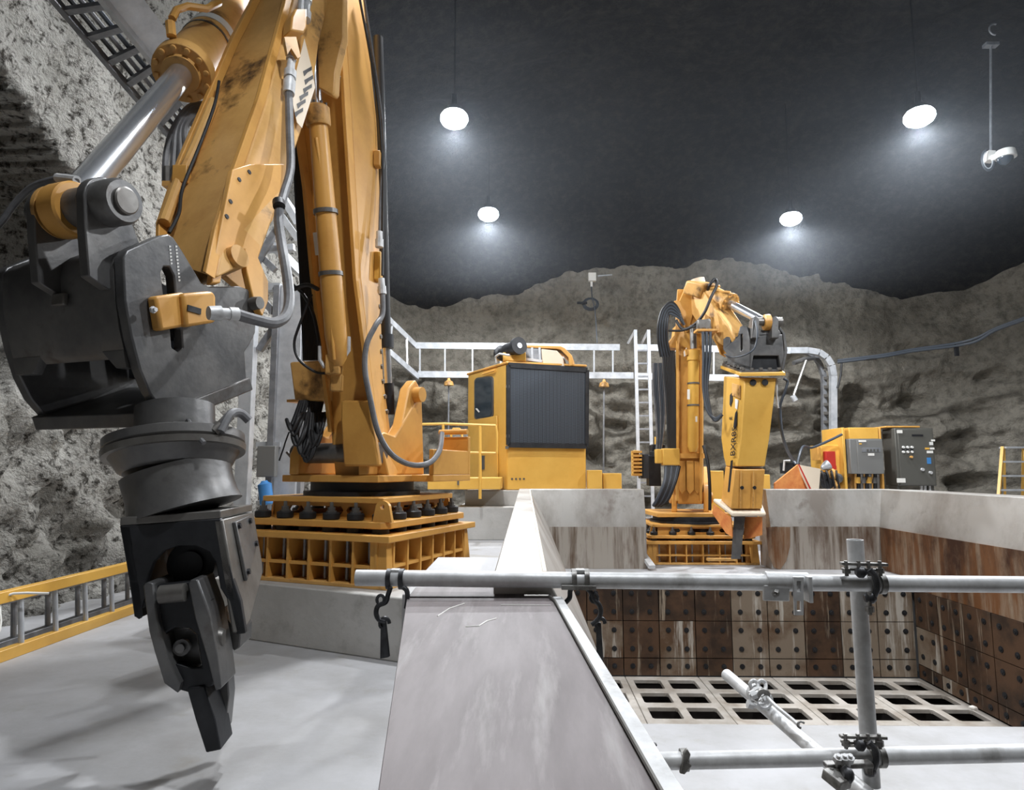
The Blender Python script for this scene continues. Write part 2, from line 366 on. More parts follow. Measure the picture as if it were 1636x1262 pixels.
for k in range(9):
    y0 = 8.73 - T * (k + 1)
    for z0, h, rr in ((-2.005, T, (.25, .75)), (-2.47, T, (.25, .75)), (-2.64, .17, (.5,))):
        liner(5.05, y0, Z(z0), (0, 1), (-1, 0), T, h, 'liner' if rng.random() < .4 else 'liner_dark', rr)
mb = MB(); mb.bb(5.03, 5.05, 4.4, 4.55, Z(-2.64), Z(-1.54)); obj('corner_strip', mb, 'rust', hop)
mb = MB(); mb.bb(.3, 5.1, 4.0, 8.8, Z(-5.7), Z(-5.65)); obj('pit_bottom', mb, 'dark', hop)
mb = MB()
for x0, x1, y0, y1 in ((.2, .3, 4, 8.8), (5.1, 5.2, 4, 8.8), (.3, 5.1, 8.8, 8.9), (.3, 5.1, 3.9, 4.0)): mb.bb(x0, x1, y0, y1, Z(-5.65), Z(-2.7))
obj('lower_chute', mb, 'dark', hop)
# grizzly panels: two cells across, six deep
for k in range(5):
    x1 = 5.02 - .9375 * k; x0 = x1 - .9375
    mb = MB(); y1 = 8.72; outer = [(x0 + .004, 4.6), (x1 - .004, 4.6), (x1 - .004, y1), (x0 + .004, y1)]; holes = []
    for r in range(8):
        ya = y1 - .125 - r * .478; yb = ya - .335
        for s_ in range(2):
            xa = x0 + .085 + s_ * .43; xb = xa + .335
            h = [(xa + .02, yb), (xb - .02, yb), (xb, yb + .02), (xb, ya - .02), (xb - .02, ya), (xa + .02, ya), (xa, ya - .02), (xa, yb + .02)]
            holes.append([V((x, y, Z(-2.645))) for x, y in h])
    mb.prism([V((x, y, Z(-2.645))) for x, y in outer], (0, 0, -.05), holes)
    where = ['against the rusted right liner wall', 'second from the rusted right liner wall', 'in the middle of the pit bottom', 'second from the dividing wall', 'against the dividing wall'][k]
    obj('grizzly_panel', mb, 'grate', label='heavy steel grate panel with square openings, ' + where, cat='grate', group='grizzly panels across the pit bottom', bevel=.006)
# near platform over the pit
mb = MB(); mb.bb(.33, 5.04, 3.66, 4.74, Z(-1.87), Z(-1.75)); mb.bb(.33, 5.04, 1.0, 3.42, Z(-1.90), Z(-1.78)); mb.bb(.33, 5.04, 3.42, 3.66, Z(-1.97), Z(-1.83))
mb.bb(.33, 5.04, 3.36, 3.42, Z(-1.78), Z(-1.74))
struct('platform_near', mb, 'floor', bevel=.006)
mb = MB(); mb.bb(.34, 5.03, 4.62, 4.72, Z(-2.6), Z(-1.87)); struct('trim_platform', mb, 'rust')
# rock crumbs and stain on the platform
for i, (px, py, s_) in enumerate([(1555, 1133, .032), (1136, 1240, .018), (1585, 1228, .014), (1478, 1243, .01)]):
    p = Q(px, py, Z(-1.75) if py < 1220 else Z(-1.78)); mb = MB()
    mb.lathe(p - V((0, 0, .001)), p + V((0, 0, s_ * .8)), [(0, s_ * .7), (.3, s_), (.7, s_ * .8), (1, s_ * .2)], 7)
    obj('rock_chip', mb, 'grate' if i == 0 else 'rust', label=['pale rock chip at the lip of the lit platform over the pit', 'brown flat stone on the platform in front of the lower rail', 'small brown stone on the platform near the picture edge', 'tiny brown stone on the platform beside the lower post clamp'][i], cat='stone')
# ------------------------------------------------------------------ cover plate on the wall in the foreground
tl, tr, bl_, br = P(650, 955, 2.0), P(883, 955, 2.0), P(592, 1340, .86), P(1098, 1340, .86)
n = (tr - tl).cross(bl_ - tl).normalized();  n = -n if n.z < 0 else n
cov = thing('cover_plate', 'long grey worn steel cover plate sloping towards the pipe rail, foreground centre', 'cover plate', tl.lerp(br, .5))
mb = MB(); mb.prism([tl, tr, br, bl_], -n * .02); obj('plate', mb, 'plate', cov, bevel=.004)
u = (br - tr).normalized(); s_ = (tr - tl).normalized()
mb = MB(); mb.prism([tr + s_ * .0 + n * .004, tr + s_ * .028 + n * .004, br + s_ * .032 + n * .004, br + n * .004], -n * .03); obj('edge_angle', mb, 'galv', cov, bevel=.002)
mb = MB(); mb.tube([tr - s_ * .085 + n * .006, tr - s_ * .012 + n * .006 , tr - s_ * .002 + u * .05 + n * .006, br + n * .006 - s_ * .002], .004, 6); obj('sealant_bead', mb, 'steel_grey', cov)
mb = MB(); mb.tube([K(500 / 3.14 + 540, 390 / 3.14 + 860, (tl + n * .001, n)), K(718, 972, (tl + n * .001, n)), K(742, 964, (tl + n * .001, n))], .0016, 6)
mb.tube([K(744, 1001, (tl + n * .001, n)), K(765, 1000, (tl + n * .001, n)), K(778, 992, (tl + n * .001, n)), K(793, 988, (tl + n * .001, n))], .002, 6)
mb.tube([K(800, 966, (tl + n * .001, n)), K(880, 967, (tl + n * .001, n))], .0014, 6); obj('scratch', mb, 'white', cov)
mb = MB()
mb.loft([[V((tl.x + .015, tl.y, tl.z - .04)), V((.10, tr.y, tr.z - .04)), V((.10, tr.y, 0)), V((tl.x + .015, tl.y, 0))],
         [V((bl_.x + .015, bl_.y, bl_.z - .04)), V((.17, br.y, br.z - .04)), V((.17, br.y, 0)), V((bl_.x + .015, bl_.y, 0))]])
struct('trim_wall_core', mb, 'concrete')
# stepped cap pieces at the head of the plate
mb = MB(); a, b_ = P(660, 940, 2.06), P(878, 940, 2.06)
mb.prism([P(652, 953, 2.01), P(882, 953, 2.01), P(878, 938, 2.10), P(664, 938, 2.10)], (0, 0, -.02))
obj('cap_strip', mb, 'plate', cov, bevel=.002)
mb = MB(); zt = Z(-.40)
pts = [Q(700, 886, zt), Q(866, 886, zt), Q(866, 937, zt), Q(655, 937, zt)]
pts = [V((-.405, 3.03, zt)), V((-.10, 3.03, zt)), V((-.10, 2.14, zt)), V((-.40, 2.14, zt))]
mb.loft([[V((p.x, p.y, 0)) for p in pts], pts]); struct('trim_cap_block', mb, 'floor', bevel=.004)
# ------------------------------------------------------------------ machine builders
def frame(c, ang):                          # local frame: x to the machine's right, y to its back
    return Matrix.Translation(V(c)) @ Matrix.Rotation(ang, 4, 'Z')
def machine_base(t, X, hx, hy, ped=.345):
    """ribbed pedestal, rubber mounts and slew box; X puts z=0 at the pedestal foot"""
    # top plate and bottom plate
    mb = MB(X); mb.bb(-hx, hx, -hy, hy, ped - .045, ped); obj('pedestal_top_plate', mb, 'yellow', t, bevel=.006)
    mb = MB(X); mb.bb(-hx + .03, hx - .03, -hy + .03, hy - .03, 0, .025); obj('foot_plate', mb, 'yellow_worn', t, bevel=.004)
    mb = MB(X); i = .20
    for a in ((-hx + i, hx - i, -hy + i, -hy + i + .02), (-hx + i, hx - i, hy - i - .02, hy - i), (-hx + i, -hx + i + .02, -hy + i, hy - i), (hx - i - .02, hx - i, -hy + i, hy - i)):
        mb.bb(*a, .025, ped - .045)
    obj('pedestal_core', mb, 'yellow_worn', t)
    n = 6
    for sx, sy in ((0, -1), (0, 1), (1, 0), (-1, 0)):
        w = hx if sy else hy; d = hy if sy else hx
        def L(s, o, z):                      # s along the side, o outwards
            return (s, sy * o, z) if sy else (sx * o, s, z)
        mb = MB(X)
        mb.hexa([L(-w + .09, d - .21, .125), L(w - .09, d - .21, .125), L(w - .09, d - .045, .125), L(-w + .09, d - .045, .125),
                 L(-w + .09, d - .21, .145), L(w - .09, d - .21, .145), L(w - .09, d - .045, .145), L(-w + .09, d - .045, .145)])
        obj('shelf', mb, 'yellow', t)
        for k in range(n + 1):
            s0 = -w + .12 + (2 * w - .24) * k / n; th = .009
            mb = MB(X); mb.prism([L(s0 - th, d - .21, .025), L(s0 - th, d - .035, .025), L(s0 - th, d - .035, ped - .045), L(s0 - th, d - .21, ped - .045)],
                                 (2 * th, 0, 0) if sy else (0, 2 * th, 0))
            obj('rib', mb, 'yellow', t)
        for k in range(n):
            s0 = -w + .12 + (2 * w - .24) * (k + .42) / n
            mb = MB(X); mb.tube([L(s0, d - .12, .03), L(s0, d - .12, ped - .05)], .012, 8); obj('tie_bolt', mb, 'alu_dull', t)
    for sx in (-1, 1):
        for sy in (-1, 1):                   # corner gussets
            mb = MB(X)
            mb.hexa([(sx * (hx - .03), sy * (hy - .14), .025), (sx * (hx - .03), sy * (hy - .03), .025), (sx * (hx - .16), sy * (hy - .03), .025), (sx * (hx - .14), sy * (hy - .14), .025),
                     (sx * (hx - .05), sy * (hy - .14), ped - .045), (sx * (hx - .05), sy * (hy - .05), ped - .045), (sx * (hx - .18), sy * (hy - .05), ped - .045), (sx * (hx - .14), sy * (hy - .14), ped - .045)])
            obj('corner_post', mb, 'yellow', t, bevel=.004)
    z = ped + .035; gx, gy = hx - .055, hy - .055
    mb = MB(X); mb.prism([(-gx, -gy + .05, z), (-gx + .05, -gy, z), (gx - .05, -gy, z), (gx, -gy + .05, z), (gx, gy - .05, z), (gx - .05, gy, z), (-gx + .05, gy, z), (-gx, gy - .05, z)], (0, 0, .045))
    obj('mount_plate', mb, 'yellow', t, bevel=.005)
    spots = []
    for k in range(6):
        q = -gx + .1 + (2 * gx - .2) * k / 5; spots += [(q, -gy + .08), (q, gy - .08)]
    for k in range(1, 5):
        q = -gy + .08 + (2 * gy - .16) * k / 5; spots += [(gx - .09, q), (-gx + .09, q)]
    for x, y in spots:
        mb = MB(X); mb.lathe((x, y, ped), (x, y, z), [(0, .06), (1, .06)], 14); mb.lathe((x, y, z + .045), (x, y, z + .095), [(0, .05), (.15, .058), (.85, .058), (1, .05)], 16)
        o = obj('rubber_mount', mb, 'rubber', t)
        mb = MB(X); mb.lathe((x, y, z + .095), (x, y, z + .165), [(0, .036), (.15, .036), (.15, .026), (.5, .026), (.5, .014), (1, .012)], 8); obj('mount_bolt', mb, 'steel_grey', o)
    z1 = z + .045; zt = z1 + .155; ux = hx - .2; uy = hy - .19
    for sx, sy in ((0, -1), (0, 1), (1, 0), (-1, 0)):
        w = ux if sy else uy; d = uy if sy else ux
        def L(s, o, zz): return (s, sy * o, zz) if sy else (sx * o, s, zz)
        outer = [L(-w, d, z1), L(w, d, z1), L(w, d, zt - .04), L(-w, d, zt - .04)]
        hol = []
        for c0, hw in ((-w * .55, .05), (0, .14), (w * .55, .05)):
            hol.append([L(c0 - hw, d, z1 + .035), L(c0 + hw, d, z1 + .035), L(c0 + hw + .02, d, z1 + .06), L(c0 + hw, d, z1 + .088), L(c0 - hw, d, z1 + .088), L(c0 - hw - .02, d, z1 + .06)])
        mb = MB(X); o_ = V(L(0, -.02, 0)) ; mb.prism(outer, o_, hol); obj('slew_box_side', mb, 'yellow', t)
    mb = MB(X); mb.prism([(-ux - .06, -uy - .05, zt - .04), (ux + .06, -uy - .05, zt - .04), (ux + .06, uy + .05, zt - .04), (-ux - .06, uy + .05, zt - .04)], (0, 0, .04)); obj('slew_plate', mb, 'yellow', t, bevel=.006)
    for a in ((-gx + .13, -gy + .2), (gx - .05, -gy + .02), (gx - .2, gy - .04)):    # lifting lugs
        mb = MB(X); pts = []
        for k in range(13):
            q = math.pi * k / 12; pts.append((a[0] - .055 * math.cos(q), a[1], z1 + .09 + .05 * math.sin(q)))
        pts = [(a[0] + .075, a[1], z1)] [:0] + [(a[0] - .075, a[1], z1)] + pts + [(a[0] + .075, a[1], z1)]
        hole = [(a[0] + .018 * math.cos(q * math.pi / 5), a[1], z1 + .1 + .018 * math.sin(q * math.pi / 5)) for q in range(10)]
        mb.prism(pts, (0, .025, 0), [hole]); obj('lifting_lug', mb, 'yellow', t)
    mb = MB(X); mb.lathe((0, 0, zt), (0, 0, zt + .10), [(0, ux - .02), (.3, ux - .02), (.3, ux - .07), (1, ux - .07)], 40); obj('slew_ring', mb, 'steel_black', t)
    return zt + .10

# ------------------------------------------------------------------ machine 1 (left, with the grab)
ang1 = math.atan2(-.36, .933)
c1 = V((-1.26, 5.03, Z(-.77)))
m1 = thing('rock_breaker_machine', 'yellow pedestal boom machine carrying a dark steel grab, standing on the raised concrete plinth', 'machine', c1, 'pedestal boom machines at the hopper')
X1 = frame(c1, ang1)
top1 = machine_base(m1, X1, .66, .64)
# turret
mb = MB(X1); mb.prism([(-.42, -.42, top1), (.42, -.42, top1), (.44, .1, top1), (.42, .62, top1), (-.42, .62, top1)], (0, 0, .05)); obj('turret_plate', mb, 'yellow', m1, bevel=.006)
for x0, zz in ((-.36, 0), (.25, 1)):
    mb = MB(X1)
    pts = [(x0, -.42, top1 + .05), (x0, -.42, top1 + .20), (x0, -.36, top1 + .29), (x0, -.22, top1 + .36), (x0, -.08, top1 + .34), (x0, .0, top1 + .42), (x0, .10, top1 + .72), (x0, .20, top1 + .80), (x0, .30, top1 + .72), (x0, .36, top1 + .05)]
    mb.prism(pts, (.085, 0, 0)); obj('boom_bracket', mb, 'yellow', m1, bevel=.012)
mb = MB(X1); mb.tube([(-.40, -.30, top1 + .21), (.37, -.30, top1 + .21)], .075, 20); obj('boom_foot_pin', mb, 'steel_dark', m1)
mb = MB(X1); mb.tube([(.22, .20, top1 + .68), (.40, .20, top1 + .68)], .06, 16); obj('cylinder_pin', mb, 'yellow', m1)
mb = MB(X1); mb.bb(.36, .62, .0, .62, top1 + .0, top1 + .05); mb.bb(.36, .62, .58, .62, top1 + .05, top1 + .36); mb.bb(.58, .62, .0, .58, top1 + .05, top1 + .24); obj('deck_tray', mb, 'yellow', m1, bevel=.005)
mb = MB(X1); mb.tube([(.36, .56, top1 + .40), (.62, .56, top1 + .40)], .022, 10); obj('deck_bar', mb, 'yellow', m1)
mb = MB(X1); mb.bb(-.60, -.38, -.20, .0, top1 + .62, top1 + .64); obj('hose_shelf', mb, 'yellow', m1)

def st(*a): return [P(*p) for p in a]
# boom: FL, FR, BR, BL
B = [st((536, 768, 4.72), (624, 770, 4.62), (642, 752, 4.98), (560, 748, 5.08)), st((529, 690, 4.72), (606, 695, 4.62), (624, 690, 4.98), (546, 690, 5.08)),
     st((520, 600, 4.7), (594, 605, 4.6), (612, 600, 4.95), (540, 600, 5.05)), st((503, 440, 4.62), (576, 445, 4.52), (607, 440, 4.86), (530, 440, 4.95)),
     st((492, 300, 4.55), (568, 300, 4.45), (607, 300, 4.8), (524, 300, 4.88)), st((478, 190, 4.5), (562, 190, 4.4), (602, 190, 4.74), (515, 190, 4.82)),
     st((478, 60, 4.42), (553, 60, 4.32), (588, 60, 4.66), (510, 60, 4.74)), st((478, -60, 4.36), (545, -60, 4.26), (574, -60, 4.6), (506, -60, 4.68)), st((470, -190, 4.3), (525, -190, 4.2), (550, -190, 4.5), (495, -190, 4.58))]
mb = MB(); mb.loft(B); obj('boom', mb, 'yellow', m1, bevel=.012)
# flanges framing the recessed underside of the boom
for nm, i in (('boom_flange', 0), ('boom_flange', 1)):
    mb = MB(); rings = []
    for r in B[1:]:
        FL, FR = r[0], r[1]; u = (FR - FL).normalized(); n = (FL - r[3]).normalized()
        a = FL if i == 0 else FR - u * .03
        w = .03
        rings.append([a, a + u * w, a + u * w + n * .10, a + n * .10])
    mb.loft(rings); obj(nm, mb, 'yellow', m1, bevel=.004)
mb = MB(); r0 = st((548, 640, 4.60), (594, 640, 4.52)); r1 = st((556, 745, 4.60), (612, 745, 4.52)); n = V((-.2, -1, 0)).normalized()
mb.loft([[r0[0], r0[1], r0[1] + n * .03, r0[0] + n * .03], [r0[0].lerp(r1[0], .3), r0[1].lerp(r1[1], .3), r0[1].lerp(r1[1], .3) + n * .06, r0[0].lerp(r1[0], .3) + n * .06], [r1[0], r1[1], r1[1] + n * .07, r1[0] + n * .07]])
obj('foot_panel', mb, 'yellow', m1, bevel=.02)
def on_right(t_, s_, off=0.0):               # point on boom's right side; t_ is a pixel row
    best = None
    for a, b in zip(B, B[1:]):
        ya, yb = (a[1] - CAM), (b[1] - CAM)
        pa = CY - (ya.dot(upv) / ya.dot(fwd)) * F; pb = CY - (yb.dot(upv) / yb.dot(fwd)) * F
        if min(pa, pb) <= t_ <= max(pa, pb):
            k = (t_ - pa) / (pb - pa); FR = a[1].lerp(b[1], k); BR = a[2].lerp(b[2], k); FL = a[0].lerp(b[0], k)
            return FR.lerp(BR, s_) + (FR - FL).normalized() * off
    return B[3][1]
for i in range(9):
    p = on_right(470 + i * 24, .85, .0); mb = MB(); n = V((1, .0, 0)); mb.lathe(p, p + V((.97, -.2, 0)) * .015, [(0, .02), (1, .018)], 6); obj('boom_bolt', mb, 'steel_grey', m1)
p = on_right(430, .8, .02); mb = MB(); mb.box(p, (.05, .09, .22)); obj('hose_clamp_block', mb, 'yellow_clean', m1, bevel=.006)
p = on_right(255, .85, .02); mb = MB(); mb.box(p, (.05, .07, .12)); obj('hose_clamp_block', mb, 'yellow', m1, bevel=.006)
# dipper cylinder lying in the boom
a, b = P(541, 585, 4.40), P(508, 190, 4.16)
mb = MB(); mb.lathe(a, b, [(0, .03), (.03, .06), (.12, .075), (.3, .076), (1, .062)], 24); o = obj('dipper_cylinder', mb, 'yellow', m1)
mb = MB(); mb.lathe(a.lerp(b, .97), a.lerp(b, 1.05), [(0, .078), (.1, .084), (.9, .084), (1, .07)], 24); obj('gland', mb, 'yellow_worn', o)
for k in range(8):
    q = 2 * math.pi * k / 8; ax = (b - a).normalized(); u = ax.orthogonal().normalized(); w = ax.cross(u); p = a.lerp(b, 1.05) + (u * math.cos(q) + w * math.sin(q)) * .062
    mb = MB(); mb.lathe(p, p + ax * .018, [(0, .011), (1, .011)], 6); obj('gland_bolt', mb, 'steel_dark', o)
mb = MB(); mb.tube([a.lerp(b, 1.04), a.lerp(b, 1.35)], .038, 16); obj('rod', mb, 'chrome', o)
for y in (338, 437):
    k = (585 - y) / 395; p = a.lerp(b, k); ax = (b - a).normalized(); mb = MB(); mb.lathe(p - ax * .014, p + ax * .014, [(0, .083), (1, .083)], 24); obj('clamp_band', mb, 'steel_dark', o)
mb = MB(); mb.tube([P(534, 575, 4.32), P(522, 430, 4.26), P(520, 330, 4.2), P(505, 220, 4.12)], .011, 8, smooth=4); obj('hard_line', mb, 'yellow', m1)
mb = MB(); q = [P(500, 372, 4.47), P(509, 371, 4.46), P(513, 407, 4.46), P(504, 408, 4.47)]; mb.prism(q, V((-.1, -1, 0)) * .004); obj('label', mb, 'label', m1, label='small white data label')
# valve block at the lower end of the cylinder
mb = MB(); mb.box(P(534, 583, 4.42), (.10, .10, .14)); mb.box(P(538, 612, 4.45), (.08, .06, .12)); obj('valve_block', mb, 'yellow_worn', m1, bevel=.008)
for x0, y0 in ((511, 575), (557, 560)):
    mb = MB(); mb.tube([P(x0, y0 - 22, 4.42), P(x0, y0, 4.42), P(x0 + (8 if x0 < 530 else -8), y0 + 12, 4.42)], .014, 8); obj('fitting', mb, 'galv', m1)
# side box on the left of the boom foot
mb = MB(); r = [P(462, 578, 4.65), P(520, 575, 4.60), P(520, 640, 4.62), P(470, 640, 4.66)]
mb.prism(r, V((.1, .25, 0))); obj('side_box', mb, 'yellow_worn', m1, bevel=.015)
# boom lift cylinder on the right
a, b = P(604, 60, 4.95), P(617, 550, 5.02); mb = MB(); mb.tube([a, b], .040, 14); o = obj('lift_cylinder', mb, 'rubber', m1)
mb = MB(); mb.lathe(P(617, 535, 5.02), P(617, 556, 5.02), [(0, .06), (1, .06)], 14); obj('gland', mb, 'steel_black', o)
mb = MB(); mb.tube([P(617, 556, 5.02), P(620, 612, 5.05)], .032, 14); obj('rod', mb, 'chrome', o)
mb = MB(); mb.tube([P(620, 612, 5.05), P(622, 662, 5.08)], .045, 14); obj('rod_eye', mb, 'steel_black', o)
# ---- dipper arm: L, C, R, back
D = [st((470, -150, 4.2), (505, -150, 4.05), (585, -150, 4.35), (550, -150, 4.5)), st((441, -60, 4.1), (480, -60, 3.92), (545, -60, 4.22), (508, -60, 4.4)), st((402, 20, 3.95), (462, 20, 3.78), (522, 20, 4.08), (470, 20, 4.25)),
     st((376, 70, 3.85), (449, 70, 3.66), (510, 70, 3.98), (440, 70, 4.15)), st((339, 157, 3.65), (424, 165, 3.42), (499, 156, 3.76), (420, 157, 3.98)),
     st((293, 266, 3.42), (385, 280, 3.16), (462, 270, 3.5), (380, 262, 3.75)), st((262, 366, 3.2), (357, 378, 2.9), (436, 350, 3.22), (340, 355, 3.5)), st((262, 420, 3.1), (344, 446, 2.76), (414, 412, 3.1), (330, 400, 3.3))]
mb = MB(); mb.loft(D); obj('dipper', mb, 'yellow_worn', m1, bevel=.012)
# plates standing proud along both edges of the underside
for side in (0, 1):
    mb = MB(); rings = []
    for r in D[1:]:
        L_, C_, R_ = r[0], r[1], r[2]; u = (C_ - L_).normalized(); n = u.cross((D[-1][1] - D[0][1]).normalized()).normalized()
        if n.dot(CAM - C_) < 0: n = -n
        a = C_ - u * .035 if side else L_
        rings.append([a, a + u * .035, a + u * .035 + n * .05, a + n * .05])
    mb.loft(rings); obj('dipper_flange', mb, 'yellow', m1, bevel=.004)
pl = plane3(D[4][1], D[6][1], D[5][2])
nrm = pl[1] if pl[1].dot(CAM - D[5][2]) > 0 else -pl[1]
pl = (pl[0] + nrm * .012, nrm)
# reinforcing plate and ear on the right side of the dipper
px = [(372, 270), (398, 262), (455, 262), (450, 300), (436, 352), (418, 378), (413, 412), (429, 450), (429, 480), (420, 505), (406, 482), (394, 430), (392, 398), (362, 398), (352, 452), (338, 452), (345, 400)]
mb = MB(); mb.prism([K(x, y, pl) for x, y in px], -nrm * .035); obj('ear_plate', mb, 'yellow', m1, bevel=.005)
mb = MB(); mb.prism([K(x, y, (pl[0] - nrm * .22, nrm)) for x, y in [(372, 380), (392, 380), (398, 430), (408, 470), (396, 470), (360, 440)]], -nrm * .035); obj('ear_plate', mb, 'yellow_worn', m1, bevel=.005)
a = K(376, 412, pl) + nrm * .03; mb = MB(); mb.tube([a, a - nrm * .30], .055, 20); obj('cross_tube', mb, 'yellow_worn', m1)
for x, y in ((382, 287), (368, 322), (362, 346), (398, 275)):
    p = K(x, y, pl); mb = MB(); mb.lathe(p - nrm * .002, p + nrm * .004, [(0, .012), (1, .012)], 10); obj('tapped_hole', mb, 'steel_black', m1)
# pale painted band with dark lettering on the arm
pl2 = (K(490, 140, plane3(D[3][1], D[4][1], D[4][2])), nrm)
pp = plane3(D[2][1], D[4][1], D[4][2]); nn = pp[1] if pp[1].dot(CAM - D[4][2]) > 0 else -pp[1]; pp = (pp[0] + nn * .014, nn)
mb = MB(); mb.prism([K(x, y, pp) for x, y in [(486, 62), (498, 110), (503, 140), (482, 205), (474, 196), (464, 150)]], nn * .003); obj('decal_panel', mb, 'tan', m1, label='pale decal panel')
mb = MB()
for (x, y) in ((496, 112), (498, 126), (496, 140), (490, 152), (486, 164), (482, 178)):
    mb.prism([K(a_, b_, (pp[0] + nn * .003, nn)) for a_, b_ in ((x - 12, y + 2), (x + 2, y - 6), (x + 2, y), (x - 5, y + 4), (x - 10, y + 10))], nn * .002)
obj('decal_letters', mb, 'steel_dark', m1, label='worn dark lettering').__setitem__('kind', 'stuff')
# boom nose wrapping the arm head
mb = MB(); pnp = (P(520, 100, 4.06), V((-.15, -1, .05)).normalized())
mb.prism([K(x, y, pnp) for x, y in [(500, -40), (548, -40), (548, 60), (536, 110), (534, 146), (530, 152), (508, 140), (506, 60)]], (0.02, .06, 0)); obj('boom_nose', mb, 'yellow_worn', m1, bevel=.01)
mb = MB(); mb.tube([P(532, 108, 4.2), P(538, 125, 4.2)], .03, 10); obj('lamp_bracket', mb, 'steel_grey', m1)
# yellow clamp block with hydraulic fitting at the top of the arm
mb = MB(); q = nn; c = K(465, 52, (pp[0] + nn * .0, nn))
mb.prism([K(x, y, pp) for x, y in [(458, 28), (477, 28), (476, 58), (472, 66), (450, 62), (452, 40)]], nn * .09); obj('hose_block', mb, 'yellow', m1, bevel=.01)
mb = MB(); mb.tube([K(474, 0, pp) + nn * .05, K(470, 62, pp) + nn * .05], .02, 10); mb.lathe(K(484, 0, pp) + nn * .05, K(481, 40, pp) + nn * .05, [(0, .03), (.3, .03), (.3, .022), (.7, .022), (.7, .03), (1, .03)], 12); obj('fitting', mb, 'galv', m1)
mb = MB(); mb.prism([K(x, y, (pp[0] + nn * .09, nn)) for x, y in [(451, 62), (470, 62), (477, 94), (472, 96), (462, 80), (456, 90)]], nn * .02); obj('clamp_lug', mb, 'yellow_worn', m1)
# main grey hose of the arm
def hose(name, pts, r, m, par, n=10, sm=6): 
    mb = MB(); mb.tube([P(*p) for p in pts], r, n, smooth=sm); return obj(name, mb, m, par)
mb = MB(); mb.lathe(P(466, 86, 3.6), P(461, 150, 3.52), [(0, .03), (.15, .03), (.15, .024), (.45, .024), (.45, .036), (.62, .036), (.62, .028), (.7, .028), (.7, .036), (1, .034)], 14); obj('hose_fitting', mb, 'galv', m1)
hose('arm_hose', [(461, 148, 3.52), (463, 210, 3.42), (464, 270, 3.3), (453, 312, 3.16), (445, 345, 3.05), (450, 390, 2.96), (457, 430, 2.86), (462, 475, 2.76), (456, 505, 2.66), (436, 516, 2.58), (405, 510, 2.5), (378, 502, 2.44)], .023, 'hose_grey', m1)
mb = MB(); mb.lathe(P(380, 502, 2.44), P(333, 500, 2.36), [(0, .026), (.3, .026), (.3, .022), (.6, .022), (.6, .03), (1, .026)], 14); obj('hose_fitting', mb, 'galv', m1)
mb = MB(); p0, p1 = P(445, 322, 3.08), P(446, 330, 3.06); mb.lathe(p0, p1, [(0, .03), (1, .03)], 12); obj('hose_tie', mb, 'rubber', m1)
# hoses bowed at the left of the arm
for k, (x0, dx) in enumerate(((264, 0), (276, 6), (286, 12), (296, 18))):
    hose('bow_hose', [(330, 166 + k * 3, 3.75), (302 + k * 4, 172 + k * 3, 3.72), (278 + dx, 205, 3.7), (x0 + 2, 245, 3.68), (x0, 290, 3.66)], .020, 'hose_grey', m1, 8)
mb = MB(); mb.box(P(283, 296, 3.62), (.15, .06, .03)); obj('hose_bracket', mb, 'yellow_worn', m1)
for k in range(3):
    x0 = 268 + k * 12
    mb = MB(); mb.tube([P(x0, 268, 3.66), P(x0, 296, 3.64)], .024, 8); obj('fitting', mb, 'steel_grey', m1)
mb = MB(); mb.tube([P(342, 162, 3.55), P(312, 235, 3.4), P(285, 292, 3.3), P(262, 356, 3.15)], .03, 10); obj('hard_line', mb, 'yellow_worn', m1)
hose('arm_cable', [(350, 130, 3.6), (342, 170, 3.5), (318, 235, 3.36), (292, 300, 3.22), (286, 340, 3.1), (270, 372, 3.0)], .009, 'rubber', m1, 6)
mb = MB(); mb.box(P(290, 280, 3.3), (.08, .05, .1)); obj('hose_bracket', mb, 'yellow', m1, bevel=.005)
# ---- bucket cylinder
e0, e1 = P(103, 338, 2.42), P(290, 118, 3.55); ax = (e1 - e0).normalized(); Lr = (e1 - e0).length
mb = MB(); mb.lathe(e1, e1 + ax * 1.9, [(0, .10), (0, .165), (.035, .17), (.05, .17), (.05, .148), (1, .148)], 36); o = obj('tilt_cylinder', mb, 'yellow_worn', m1, bevel=.004)
mb = MB(); mb.lathe(e1 - ax * .03, e1, [(0, .07), (0, .105), (1, .11)], 30); obj('gland', mb, 'yellow_worn', o)
u = ax.orthogonal().normalized(); w = ax.cross(u)
for k in range(12):
    q = 2 * math.pi * k / 12 + .2; p = e1 + (u * math.cos(q) + w * math.sin(q)) * .142
    mb = MB(); mb.lathe(p - ax * .02, p, [(0, .012), (.1, .017), (1, .017)], 10); obj('gland_bolt', mb, 'yellow_worn', o)
mb = MB(); mb.tube([e0 + ax * .05, e1], .066, 28); obj('rod', mb, 'chrome', o)
mb = MB(); s0 = e1 + ax * 0; mb.tube([P(275, 30, 3.5), P(282, 16, 3.55), P(300, 10, 3.6), P(330, 14, 3.7), P(350, 4, 3.8)], .022, 8); mb.tube([P(272, 36, 3.46), P(274, 58, 3.46)], .028, 8); obj('hard_line', mb, 'yellow', o)
mb = MB(); q = e1 + ax * .75; mb.lathe(q - ax * .05, q + ax * .05, [(0, .153), (1, .153)], 30); obj('strap', mb, 'label', o)
mb = MB(); q = e1 + ax * .6; mb.lathe(q - ax * .012, q + ax * .012, [(0, .154), (1, .154)], 30); obj('strap', mb, 'steel_grey', o)
